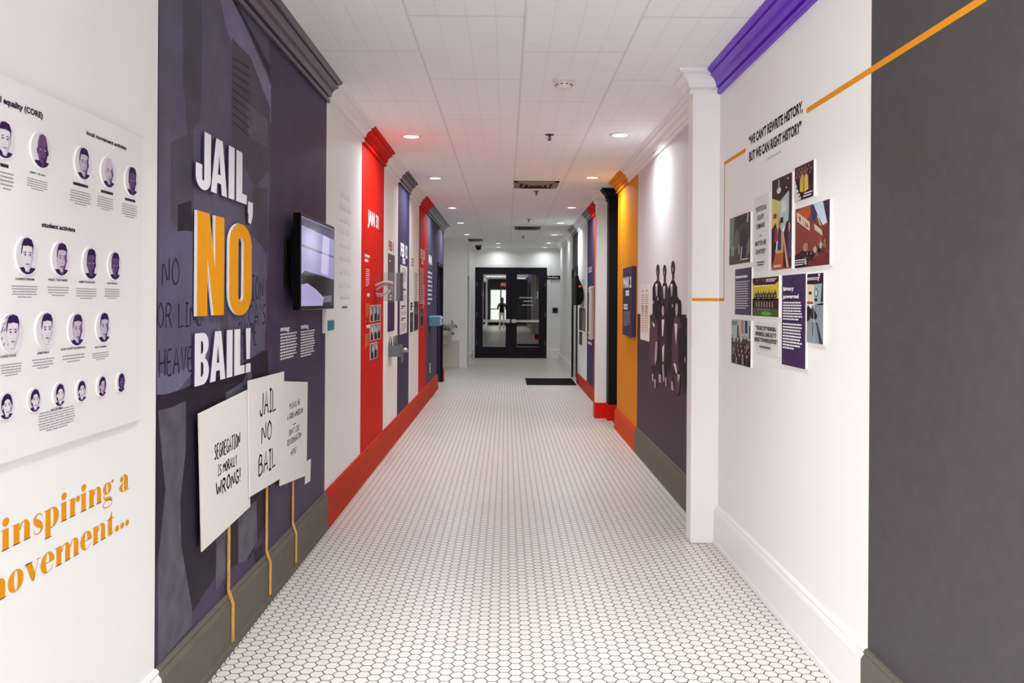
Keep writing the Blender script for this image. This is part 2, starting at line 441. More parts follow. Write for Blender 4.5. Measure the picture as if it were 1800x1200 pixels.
mb = MB()
WR1 = -0.8; WY0, WY1, WZ0, WZ1 = -5.2, 1.0, .12, 2.6   # unseen windows added behind the viewpoint to let in fill daylight
for a, b, m in ((YB, WY0, WHITE), (WY1, y0, WHITE), (y0, y1, SLATE), (y1, y2, WHITE), (y2, y3, RED), (y3, y4, WHITE), (y4, y5, VIOLET), (y5, y6, WHITE), (y6, y7, RED), (y7, y8, SLATE), (y9, y10, SLATE)):
    mb.box(-A - TH, -A, a, b, 0, H2, m)
mb.box(-A - TH, -A, y8, y9, DT, H2, SLATE); mb.box(-A - TH, -A, WY0, WY1, 0, WZ0, WHITE); mb.box(-A - TH, -A, WY0, WY1, WZ1, H2, WHITE)
struct(mb.build('wall_left'))
mb = MB(); mb.box(-A - TH + 0.02, -A - TH + 0.06, y8 - 0.0, y9, 0, DT, BLACK); d = struct(mb.build('door_1'))
mb = MB(); mb.box(-A - 0.02, -A + 0.012, y8 - 0.05, y8 + 0.03, 0, DT + .04, BLACK); mb.box(-A - 0.02, -A + 0.012, y9 - 0.03, y9 + 0.05, 0, DT + .04, BLACK)
mb.box(-A - 0.02, -A + 0.012, y8 + .03, y9 - .03, DT - .02, DT + .04, BLACK); struct(mb.build('door_casing', d))

BP = [(0, .245), (.010, .243), (.017, .234), (.014, .224), (.022, .214), (.026, .205), (.026, .035), (.031, .026), (.031, 0), (0, 0)]
cp = [(0, -.138), (.020, -.138), (.024, -.132), (.024, -.114), (.013, -.108), (.013, -.102), (.032, -.098), (.034, -.088), (.040, -.070), (.052, -.055), (.066, -.046), (.080, -.041), (.080, -.035), (.072, -.032), (.074, -.026), (.090, -.022), (.104, -.014), (.106, -.010), (.106, 0), (0, 0)]
CP = [(d_, CEIL + z) for d_, z in cp]
CR_CH = M(66, 62, 72, 0.22, spec=.6)
sweep('baseboard_left', BP, [(-A, YB), (-A, y0), (-A, y1), (-A, y8 - .05)], [WHITE_TRIM, CHAR_BASE, RED_BASE])['kind'] = 'structure'
sweep('baseboard_alcove', BP, [(-A, y9 + .05), (-A, y10), (-3.0, y10)], [RED_BASE, WHITE_TRIM])['kind'] = 'structure'
sweep('trim_1', CP, [(-A, YB), (-A, y0), (-A, y1), (-A, y2), (-A, y3), (-A, y4), (-A, y5), (-A, y6), (-A, y7), (-A, y10), (-3.0, y10)],
      [WHITE_TRIM, CHAR_CROWN, WHITE_TRIM, RED, WHITE_TRIM, CR_CH, WHITE_TRIM, RED, CR_CH, CR_CH])['kind'] = 'structure'

for k_, xa, WY1 in ((1, -A - .10, WY1), (2, B + .04, WR1)):
    mb = MB(); n_ = 3; ww_ = (WY1 - WY0) / n_
    for i in range(n_ + 1):
        yy = min(max(WY0 + i * ww_, WY0 + .03), WY1 - .03); mb.box(xa, xa + .06, yy - .03, yy + .03, WZ0, WZ1, BLACK)
    for i in range(n_):
        a_, b_ = WY0 + i * ww_ + (.06 if i == 0 else .03), WY0 + (i + 1) * ww_ - (.06 if i == n_ - 1 else .03)
        mb.box(xa, xa + .06, a_, b_, WZ0, WZ0 + .06, BLACK); mb.box(xa, xa + .06, a_, b_, WZ1 - .06, WZ1, BLACK)
    struct(mb.build('added_window_%d' % k_))
# right wall
mb = MB(); G2 = M(92, 84, 96, 0.5, noise=0.05, nscale=20, bump=0.5, bscale=160)
mb.box(B, B + TH, YB, WY0, 0, H2, CHAR); mb.box(B, B + TH, WR1, r0, 0, H2, CHAR); mb.box(B, B + TH, WY0, WR1, 0, WZ0, CHAR); mb.box(B, B + TH, WY0, WR1, WZ1, H2, CHAR); mb.box(B, B + TH, r0, 5.27, 0, H2, WHITE)
mb.box(B, B + TH, 5.27, r1, 1.385, H2, M(214, 210, 214, 0.5, bump=0.25, bscale=90)); mb.box(B, B + TH, 5.27, r1, 0, 1.385, M(72, 56, 70, 0.5, noise=0.05, nscale=20, bump=0.6, bscale=160))
mb.box(B, B + TH, r1, r2, 0, H2, ORANGE); mb.box(B + TH, 3.0, r2 - .12, r2, 0, H2, ORANGE)
struct(mb.build('wall_right'))
mb = MB(); JB = M(30, 27, 29, 0.55, bump=0.5, bscale=160)
mb.box(1.30, 3.0, r3, 10.68, 0, H2, JB); mb.box(2.99, 3.1, r2 - .12, 10.68, 0, H2, JB)
struct(mb.build('wall_passage'))
mb = MB()
mb.box(B, B + TH, 10.68, r5, 0, H2, M(150, 52, 30, 0.5)); mb.box(B, B + TH, r5, r6, 0, H2, VIOLET); mb.box(B, B + TH, r6, r7, 0, H2, WHITE)
mb.box(B, B + TH, r7, r8, DT, H2, CHAR); mb.box(B, B + TH, r8, r9, 0, H2, WHITE); mb.box(B + TH, 2.3, r9 - .12, r9, 0, H2, WHITE)
mb.box(2.2, 2.3, r9, YE, 0, H2, WHITE)
struct(mb.build('wall_right_far'))
mb = MB(); mb.box(B + .07, B + .11, r7, r8, 0, DT, BLACK); d = struct(mb.build('door_2'))
mb = MB(); mb.box(B - .012, B + .02, r7 - .05, r7 + .03, 0, DT + .04, BLACK); mb.box(B - .012, B + .02, r8 - .03, r8 + .05, 0, DT + .04, BLACK)
mb.box(B - .012, B + .02, r7 + .03, r8 - .03, DT - .02, DT + .04, BLACK); struct(mb.build('door_casing', d))
# pilasters (slightly rounded corners)
mb = MB(); mb.box(1.155, B + .01, PY, 5.27, 0.001, CEIL, WHITE, bev=.008); struct(mb.build('trim_3'))
mb = MB(); mb.box(1.165, 1.31, 10.68, r4, 0.001, CEIL, WHITE, bev=.006); struct(mb.build('trim_4'))
sweep('trim_2', CP, [(B, YB), (B, PY), (1.155, PY), (1.155, 5.27), (B, 5.27), (B, ry(1107, 279)), (B, r2), (3.0, r2)],
      [PURPLE, WHITE_TRIM, WHITE_TRIM, WHITE_TRIM, WHITE_TRIM, ORANGE, ORANGE], side=-1)['kind'] = 'structure'
sweep('trim_5', CP, [(3.0, r3), (1.30, r3), (1.30, 10.68), (1.165, 10.68), (1.165, r4), (B, r4), (B, r5 + .2), (B, r6), (B, r7), (B, r8), (B, r9), (2.2, r9)],
      [JB, JB, WHITE_TRIM, WHITE_TRIM, WHITE_TRIM, RED, CR_CH, WHITE_TRIM, CR_CH, WHITE_TRIM, WHITE_TRIM], side=-1)['kind'] = 'structure'
sweep('baseboard_right', BP, [(B, YB), (B, r0), (B, PY)], [CHAR_BASE, WHITE_TRIM], side=-1)['kind'] = 'structure'
sweep('baseboard_right_middle', BP, [(B, 5.27), (B, r1), (B, r2), (3.0, r2)], [CHAR_BASE, ORANGE_BASE, ORANGE_BASE], side=-1)['kind'] = 'structure'
BP2 = [(0, .20), (.012, .20), (.014, .19), (.014, 0), (0, 0)]; RB2 = M(216, 30, 18, 0.4)
sweep('baseboard_right_far', BP2, [(3.0, r3), (1.30, r3), (1.30, 10.68), (1.165, 10.68), (1.165, r4), (B, r4), (B, r7 - .05)],
      [RB2, RB2, RB2, RB2, RB2, RED_BASE], side=-1)['kind'] = 'structure'
sweep('baseboard_right_end', BP, [(B, r8 + .05), (B, r9), (2.2, r9), (2.2, YE)], [WHITE_TRIM] * 3, side=-1)['kind'] = 'structure'

# alcove and end wall
mb = MB(); AX = -0.885; AY = 18.6; s0 = 18.85; s1 = 19.65
mb.box(-3.14, -3.0, y10, AY, 0, H2, WHITE); mb.box(-3.0, -A - TH, y10 - .12, y10, 0, H2, WHITE)
mb.box(-3.0, AX, AY, AY + .1, 0, H2, WHITE)
mb.box(AX - .12, AX, AY + .1, s0, 0, H2, WHITE); mb.box(AX - .12, AX, s0, s1, 2.1, H2, WHITE); mb.box(AX - .12, AX, s1, YE, 0, H2, WHITE)
struct(mb.build('wall_alcove'))
mb = MB(); mb.box(AX - .10, AX - .05, s0, s1, 0, 2.1, BLACK); struct(mb.build('door_3'))
sweep('baseboard_end_left', BP, [(AX, s1 + .02), (AX, YE)], [WHITE_TRIM])['kind'] = 'structure'
dl, dr = EW(835, 560, YE)[0], EW(961, 560, YE)[0]; dtop = EW(898, 470, YE)[1]
mb = MB(); mb.box(AX - .12, dl, YE, YE + .14, 0, H2, WHITE); mb.box(dr, 2.3, YE, YE + .14, 0, H2, WHITE); mb.box(dl, dr, YE, YE + .14, dtop, H2, WHITE)
struct(mb.build('wall_end'))
mb = MB(); mb.box(dl - .09, dl, YE - .02, YE, 0, dtop + .09, WHITE_TRIM); mb.box(dr, dr + .09, YE - .02, YE, 0, dtop + .09, WHITE_TRIM); mb.box(dl, dr, YE - .02, YE, dtop, dtop + .09, WHITE_TRIM)
struct(mb.build('trim_6'))
sweep('baseboard_end', BP, [(dr + .09, YE), (2.2, YE)], [WHITE_TRIM], side=1)['kind'] = 'structure'

# dark vestibule behind the end door
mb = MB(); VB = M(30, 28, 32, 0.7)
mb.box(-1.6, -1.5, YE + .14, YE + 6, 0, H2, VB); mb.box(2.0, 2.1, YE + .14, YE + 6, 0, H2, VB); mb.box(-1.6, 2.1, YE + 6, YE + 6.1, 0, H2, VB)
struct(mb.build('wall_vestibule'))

# --- double door: frame, two leaves with a glass light, panic bars
glass = bpy.data.materials.new('dark_door_glass'); glass.use_nodes = True; nt = glass.node_tree
nt.nodes.remove(nt.nodes['Principled BSDF']); out = nt.nodes['Material Output']
g1 = nt.nodes.new('ShaderNodeBsdfGlossy'); g1.inputs['Roughness'].default_value = 0.015; g1.inputs['Color'].default_value = (.95, 1, .97, 1)
t1 = nt.nodes.new('ShaderNodeBsdfTransparent'); t1.inputs['Color'].default_value = (.3, .34, .34, 1)
ms = nt.nodes.new('ShaderNodeMixShader'); ms.inputs[0].default_value = 0.12
nt.links.new(t1.outputs[0], ms.inputs[1]); nt.links.new(g1.outputs[0], ms.inputs[2]); nt.links.new(ms.outputs[0], out.inputs[0])
DOORC = M(38, 34, 42, 0.4)
mb = MB(); fw = .05
mb.box(dl, dl + fw, YE - .03, YE + .10, 0, dtop, DOORC); mb.box(dr - fw, dr, YE - .03, YE + .10, 0, dtop, DOORC); mb.box(dl + fw, dr - fw, YE - .03, YE + .10, dtop - fw, dtop, DOORC)
dd = struct(mb.build('door_4'))
def leaf(x0, x1, gx0, gx1, gz0, gz1, hinge_left):
    t = .045; yf = YE - .02
    m_ = MB(); m_.box(x0, gx0, yf, yf + t, .01, dtop - fw - .005, DOORC); m_.box(gx1, x1, yf, yf + t, .01, dtop - fw - .005, DOORC)
    m_.box(gx0, gx1, yf, yf + t, .01, gz0, DOORC); m_.box(gx0, gx1, yf, yf + t, gz1, dtop - fw - .005, DOORC)
    o = struct(m_.build('door_leaf', dd))
    m_ = MB(); m_.box(gx0, gx1, yf + .018, yf + .024, gz0, gz1, glass); struct(m_.build('pane', o))
    for z in (.35, 1.1, 1.9):
        m_ = MB(); hx = x0 - .012 if hinge_left else x1 - .006
        m_.lathe((hx + .009, yf - .004, z), [(0, 0), (.009, 0), (.009, .11), (0, .11)], METAL_GREY, 10); m_.build('hinge', o)
    return o
gz0 = EW(870, 609.5, YE)[1]; gz1 = EW(870, 482, YE)[1]; xc = EW(898, 560, YE)[0]
lf = leaf(dl + fw, xc - .003, EW(848.5, 560, YE)[0], EW(889, 560, YE)[0], gz0, gz1, True)
rf = leaf(xc + .003, dr - fw, EW(908.5, 560, YE)[0], EW(947, 560, YE)[0], gz0, gz1, False)
zb = EW(898, 564, YE)[1]
for par, xa, xb, kx in ((lf, EW(849.5, 564, YE)[0], xc - .06, xc - .075), (rf, xc + .06, EW(947.5, 564, YE)[0], xc + .075)):
    m_ = MB(); m_.box(xa, xb, YE - .10, YE - .065, zb - .03, zb + .03, STEEL, bev=.006); m_.box(xa, xa + .04, YE - .075, YE - .015, zb - .025, zb + .025, STEEL)
    pb = m_.build('panic_bar', par)
    m_ = MB(); m_.box(kx - .06, kx + .06, YE - .12, YE - .018, zb - .05, zb + .05, STEEL, bev=.012); m_.build('latch_case', pb)
# white lines lettered on the right pane (too small to read)
f_ = Fig(fb(YE - .006)); LG = M(190, 205, 200, 0.6)
for xa, xb, yy in ((913, 937, 523), (920, 937, 529), (917, 938, 536)):
    a = EW(xa, yy, YE); b = EW(xb, yy, YE); f_.para(a[0], b[0], a[1] + .018, a[1] - .018, 1, LG, last=1, fill=.7)
f_.build('printed_notice', rf)
f_ = Fig(fb(YE - .006)); a = EW(945, 512, YE); b = EW(945, 523, YE); f_.strip([(a[0], a[1]), (b[0], b[1]), (b[0] - .05, b[1] - .01)], .025, LG); f_.build('printed_bracket', rf)

# --- entrance stretch behind the viewpoint: glazed doors to the daylight
mb = MB(); ex0, ex1, ez = -1.06, 0.36, 2.32
mb.box(-A - TH, ex0, YB - .15, YB, 0, H2, CHAR); mb.box(ex1, B + TH, YB - .15, YB, 0, H2, CHAR); mb.box(ex0, ex1, YB - .15, YB, ez, H2, CHAR)
struct(mb.build('wall_entrance'))
mb = MB(); 
for x in (ex0, (ex0 + ex1) / 2 - .04, ex1 - .07): mb.box(x, x + .08 if x > -.5 and x < .2 else x + .07, YB - .12, YB - .04, 0, ez, BLACK)
mb.box(ex0, ex1, YB - .12, YB - .04, ez - .08, ez, BLACK); mb.box(ex0, ex1, YB - .12, YB - .04, 0, .22, BLACK); mb.box(ex0, ex1, YB - .02, YB + .02, 1.0, 1.06, BLACK)
d5 = struct(mb.build('door_5'))

# ================================================================== LIGHTS
def new_light(name, kind, loc, power, size, size_y=None, col=(.93, 1, 1.01), parent=None):
    l = bpy.data.lights.new(name, 'AREA'); l.energy = power; l.color = col; l.shape = kind; l.size = size
    if size_y: l.size_y = size_y
    if kind == 'DISK': l.spread = math.radians(155)
    o = bpy.data.objects.new(name, l); C.objects.link(o); o.location = Vector(loc) - wloc(parent)
    if parent: o.parent = parent
    return o
LENS = M(255, 250, 240, 0.5, emit=3.0)
def downlight(x, y):
    t = thing('ceiling_downlight', (x, y, CEIL - .02), '', 'ceiling light', 'recessed downlights')
    m_ = MB(); m_.lathe((x, y, CEIL), [(.062, -.004), (.070, -.012), (.092, -.008), (.096, -.0005)], M(235, 232, 230, 0.4), 32); m_.build('trim_ring', t, True)
    m_ = MB(); m_.lathe((x, y, CEIL), [(0, -.008), (.064, -.006)], LENS, 32); m_.build('lens', t, True)
    l = new_light('lamp', 'DISK', (x, y, CEIL - .016), LAMP_W, .13, parent=t)
    return t
first = None
DL = [(723, 238.5, 'recessed downlight nearest the viewer on the left, beside the red panel'),
      (1090, 236, 'recessed downlight nearest the viewer on the right, in front of the white crown'),
      (765, 312, 'second recessed downlight of the left row, counted from the viewer'),
      (1041, 311, 'second recessed downlight of the right row, near the orange crown'),
      (795, 364.5, 'third recessed downlight of the left row, counted from the viewer'),
      (1005, 364, 'third recessed downlight of the right row, before the white far pilaster crown'),
      (809.5, 391, 'fourth recessed downlight of the left row, by the end of the charcoal crown'),
      (985, 391, 'fourth recessed downlight of the right row, beyond the second vent'),
      (821, 411.5, 'recessed downlight touching the brown-stained ceiling vent'),
      (974, 412, 'fifth recessed downlight of the right row, by the curved white crown'),
      (875.5, 427, 'recessed downlight left of centre, nearer of two before the end door'),
      (964.5, 426.5, 'sixth recessed downlight of the right row, second from the end wall'),
      (876, 435.5, 'recessed downlight left of centre, closest to the end door'),
      (957, 435, 'recessed downlight right of centre, closest to the end wall')]
for px, py, lb in DL:
    x, y = CE(px, py); y = min(y, YE - .35)
    if first is None: first = downlight(x, y); t = first
    else: t = copy_tree(first); t.location = (x, y, CEIL - .02)
    t['label'] = lb
    if y > 16.5:      # dimmed lamps of the short end stretch
        for ch in t.children:
            if ch.type == 'LIGHT': ch.data = ch.data.copy(); ch.data.energy = LAMP_W * .22
# unseen downlights added over and behind the viewpoint to brighten the near hall
for y, wy in ((3.3, 'well ahead of'), (1.4, 'just ahead of'), (-0.6, 'just behind')):
    for x, wx in ((-.38, 'left'), (.45, 'right')):
        t = copy_tree(first); t.location = (x, y, CEIL - .02); t['label'] = 'added unseen downlight %s the viewer on the %s, above the picture' % (wy, wx)
        for ch in t.children:
            if ch.type == 'LIGHT': ch.data = ch.data.copy(); ch.data.energy = LAMP_W * .50; ch.data.spread = math.radians(95)
# two fluorescent fixtures near the entrance, seen mirrored in the end door
def troffer(x, y, lb):
    t = thing('fluorescent_fixture', (x, y, CEIL - .05), lb, 'ceiling light', 'fluorescent fixtures near the entrance')
    m_ = MB(); m_.box(x - .62, x + .62, y - .16, y + .16, CEIL - .03, CEIL - .001, WHITE_TRIM); m_.build('housing', t)
    m_ = MB(); m_.box(x - .59, x + .59, y - .13, y + .13, CEIL - .045, CEIL - .031, LENS, bev=.004); m_.build('diffuser', t)
    new_light('lamp', 'RECTANGLE', (x, y, CEIL - .055), PANEL_W, 1.15, .25, parent=t)
troffer(-.55, -1.8, 'long fluorescent fixture over the hall, mirrored at the top of the left door pane')
troffer(.55, -5.2, 'long fluorescent fixture by the entrance, mirrored at the top of the right door pane')
# ================================================================== LEFT WALL
def pts(wall, off, *p): return [wall(a, b, off) for a, b in p]

# --- biography board with round portraits
bu0 = 1.55; (bu1, bv1) = LW(250, 242, .012); bv0 = LW(250, 735, .012)[1]
FBD = fl(.012)
board = thing('biography_board', (-A, (bu0 + bu1) / 2, bv0), 'large white raised board of round portraits and short biographies on the near left wall', 'display board')
slab('panel', fl(.001), [[(bu0, bv0), (bu1, bv0), (bu1, bv1), (bu0, bv1)]], .011, M(238, 237, 238, .45), board, bev=.002)
pf = Fig(FBD)
def lt(px0, px1, base, cap, st, mat, bold=.0, off=.012, fig=None, d=.0006):
    """one line of print on the left wall: left/right pixel, baseline pixel at the left end, cap-top pixel at the left end"""
    u0, v0 = LW(px0, base, off); u1 = LW(px1, base, off)[0]; v1 = LW(px0, cap, off)[1]
    (fig or pf).text(st, u0, u1, v0, v1, mat, d, bold)
lt(0, 75, 179, 168, 'l equality (CORE)', INK, .045)
lt(152, 222, 236, 229, 'local movement activists', INK, .045)
lt(73, 132, 398, 390, 'student activists', INK, .045)
names = [(52, 79, 303, 300, 'JAMES T. McCAIN'), (27, 60, 491.5, 487.5, 'CLARENCE GRAHAM'), (84, 119, 493, 489, 'WILLIE T. "DUB" MASSEY'), (139, 167, 496.5, 493, 'ROBERT McCULLOUGH'),
         (188, 206, 498.8, 496, 'WILLIE McCLEOD'), (0, 28, 629, 625, 'CHARLES TAYLOR'), (65, 86, 622.5, 619, 'JAMES WELLS'), (107, 150, 616, 612.5, 'DAVID "SCOOP" WILLIAMSON, JR.'),
         (167, 187, 612, 609, 'MACK WORKMAN'), (89, 110, 722.5, 719, 'THE CITY GIRLS')]
for a, b, c, d_, s_ in names: lt(a, b, c, d_, s_, INK, .03)
paras = [(0, 24, 298, 333, 5), (47, 84, 310, 331, 5), (122, 160, 330, 357, 6), (170, 200, 342, 367, 6), (213, 242, 355, 380, 6), (20, 66, 500, 524, 5), (82, 122, 502, 521, 4), (133, 170, 505, 526, 5), (183, 211, 506, 526, 5),
         (0, 39, 640, 664, 5), (56, 95, 631, 651, 4), (108, 150, 624, 640, 3), (161, 192, 620, 635, 4), (65, 133, 726, 764, 8)]
for a, b, c, d_, n in paras:
    u0, vt = LW(a, c, .012); u1 = LW(b, c, .012)[0]; vb = LW(a, d_, .012)[1]
    pf.para(u0, u1, vt, vb, n, GREYINK, .0006, 'c', .36)
for a, b, c in ((127, 156, 321), (176, 200, 335), (219, 238, 349), (0, 15, 289)):
    u0, vt = LW(a, c, .012); u1 = LW(b, c, .012)[0]; pf.para(u0, u1, vt + .005, vt - .005, 1, INK, .0006, 'c', .8, .05, 1)
pf.build('printed_text', board)

PU = M(52, 24, 78, .5); PUM = M(110, 76, 128, .5); PUL = M(206, 196, 210, .5); PUH = M(232, 226, 232, .5)
def portrait(cx_, cy_, ry_px, label, tone, hair, suit, turn=0.0, pattern=False):
    o_ = .012
    u, v = LW(cx_, cy_, o_); r = abs(LW(cx_, cy_ - ry_px, o_)[1] - v)
    if u - r < bu0: return
    t = thing('portrait_plaque', (-A + o_, u, v - r), label, 'portrait', 'round portraits on the biography board')
    n = 40
    m_ = MB(); x0 = -A + o_ + .0002
    m_.lathe((x0, u, v), [(r, 0), (r, .0035), (r * .985, .0045), (0, .0045)], M(240, 238, 240, .4), n, 'x'); m_.build('disc', t)
    f = Fig(fl(o_ + .005)); R = r * .94; ZS = 1.22
    def Z(a, b):          # enlarge the head and keep everything on the disc
        a *= ZS; b = b * ZS - .10; q_ = math.hypot(a, b)
        return (a / q_ * .985, b / q_ * .985) if q_ > .985 else (a, b)
    def P(*q): return [(u + Z(a, b)[0] * R, v + Z(a, b)[1] * R) for a, b in q]
    def E(a, b, ra, rb, mat, d, n=28): f.poly(P(*[(a + ra * math.cos(2 * PI * i / n), b + rb * math.sin(2 * PI * i / n)) for i in range(n)]), mat, d)
    f.ell(u, v, R, R, M(226, 222, 228, .5), 0)
    skin, shade = {'l': (PUH, PUL), 'm': (PUL, PUM), 'd': (PUM, PU)}[tone]
    if pattern:
        for k in range(9):
            a = random.uniform(PI * .6, PI * 1.3); q = random.uniform(.55, .9); f.strip(P((q*math.cos(a), q*math.sin(a)), (q*math.cos(a)+.1, q*math.sin(a)+.12)), .06 * R, PUM, .0003)
    # shoulders: chord of the disc
    arc = [(.99 * math.cos(a), .99 * math.sin(a)) for a in [PI + .67 + (PI - 1.34) * i / 16 for i in range(17)]]
    f.poly(P(*([(-.30 + turn, -.42)] + arc + [(.30 + turn, -.42)])), PU if suit != 'w' else PUH, .0004)
    if suit == 's':
        f.poly(P((-.16 + turn, -.45), (.16 + turn, -.45), (.02 + turn, -.92)), PUH, .0006); f.strip(P((turn, -.62), (turn, -.93)), .07 * R, PU, .0008)
    f.poly(P((-.20 + turn, -.25), (.20 + turn, -.25), (.17 + turn, -.62), (-.13 + turn, -.62)), shade, .0007)
    hx = turn
    # hair behind, ears, head
    if hair == 'w': E(hx, .16, .56, .66, PU, .0009)
    elif hair != 'b': E(hx, .22, .45, .60, PU, .0009)
    E(hx - .41, .02, .07, .14, skin, .0010); E(hx + .41, .02, .07, .14, shade, .0010)
    fc = [(-.38, .42), (-.40, .1), (-.37, -.18), (-.27, -.42), (-.1, -.57), (.1, -.57), (.27, -.42), (.37, -.18), (.40, .1), (.38, .42), (.24, .62 if hair != 'b' else .76), (0, .66 if hair != 'b' else .84), (-.24, .62 if hair != 'b' else .76)]
    if hair == 'w': fc = [(a * .84, b * .86 - .04) for a, b in fc]
    f.poly(P(*[(a + hx, b) for a, b in fc]), skin, .0012)
    f.poly(P(*[(a + hx, b) for a, b in [(.10, -.57), (.27, -.42), (.37, -.18), (.40, .1), (.38, .40), (.28, .30), (.24, .05), (.26, -.1), (.16, -.28), (.05, -.42)]]), shade, .0014)
    # brows, eyes, nose, mouth
    for sx in (-1, 1):
        f.strip(P((hx + sx * .07, .21), (hx + sx * .18, .25), (hx + sx * .29, .20)), [.03 * R, .055 * R, .03 * R], PU, .0016)
        E(hx + sx * .18, .11, .085, .045, PUH, .0016); E(hx + sx * .175, .11, .042, .042, PU, .0018, n=12)
        f.strip(P((hx + sx * .28, .12), (hx + sx * .18, .16), (hx + sx * .09, .11)), .022 * R, PU, .0019)
    f.strip(P((hx + .03, .14), (hx + .05, -.04), (hx + .10, -.13), (hx, -.16), (hx - .08, -.13)), .03 * R, shade if tone != 'd' else PU, .0016)
    f.strip(P((hx - .16, -.30), (hx - .06, -.275), (hx, -.29), (hx + .06, -.275), (hx + .16, -.30)), [.02 * R, .045 * R, .04 * R, .045 * R, .02 * R], PU, .0016)
    f.strip(P((hx - .12, -.325), (hx, -.345), (hx + .12, -.325)), [.02 * R, .05 * R, .02 * R], shade, .0015)
    if hair in 'fc':   # flat top / cap of short hair over the brow
        f.poly(P(*[(a + hx, b) for a, b in [(-.41, .28), (-.35, .52), (-.2, .50), (0, .54), (.22, .50), (.35, .50), (.41, .28), (.44, .55), (.30, .80), (0, .87), (-.30, .80), (-.44, .55)]]), PU, .0020)
    if hair == 'w':
        f.poly(P(*[(a + hx, b) for a, b in [(-.34, .20), (-.26, .42), (0, .50), (.26, .42), (.34, .20), (.46, .4), (.3, .72), (0, .80), (-.3, .72), (-.46, .4)]]), PU, .0020)
    f.build('printed_face', t)
PL = [(4, 245, 35, 'round portrait cut by the picture edge in the top row, man in a tie', 'l', 'c', 's', 0),
      (70, 264, 33, 'round portrait of a bald man, last of the top row under the word equality', 'd', 'b', 's', .05),
      (144, 287, 30, 'first and largest round portrait under the heading local movement activists', 'm', 'c', 's', 0),
      (188.5, 303, 28, 'middle of three round portraits under local movement activists, balding man', 'm', 'b', 'k', 0),
      (229.5, 318, 27, 'last round portrait under local movement activists, nearest the mural', 'd', 'c', 's', 0),
      (45, 449.5, 35, 'first full round portrait under student activists, flat hair and pale face', 'l', 'f', 'k', -.05),
      (105, 455, 31, 'second round portrait under student activists, high short hair', 'm', 'f', 's', 0),
      (157, 463, 29, 'third round portrait under student activists, half shaded face', 'd', 'f', 'k', 0),
      (199.5, 467, 26, 'last round portrait of the first student row, man with collar and darker face', 'd', 'c', 'k', 0),
      (18, 585, 36, 'first round portrait of the second student row, leafy background', 'l', 'c', 'w', 0, True),
      (78, 580, 33, 'second round portrait of the second student row, plain shirt', 'l', 'c', 'w', .03),
      (132.5, 579, 30, 'third round portrait of the second student row, smiling long face', 'm', 'c', 'k', 0),
      (180, 575, 28, 'last round portrait of the second student row, suit and tie', 'm', 'f', 's', 0),
      (8, 713, 25, 'first small round portrait of the bottom row, woman at the picture edge', 'l', 'w', 'k', 0),
      (58, 702.5, 22, 'second small round portrait of the bottom row, woman with pale face', 'l', 'w', 'k', 0),
      (102, 693, 21.5, 'third small round portrait of the bottom row, above the words the city girls', 'l', 'w', 'k', 0),
      (141, 686, 20, 'fourth small round portrait of the bottom row, woman turned left', 'l', 'w', 'k', -.06),
      (177, 678, 19, 'fifth small round portrait of the bottom row, woman with short curled hair', 'm', 'w', 'k', 0),
      (210.5, 671.5, 18, 'last small round portrait of the bottom row, nearest the mural', 'd', 'w', 'k', 0)]
for p in PL: portrait(*p)

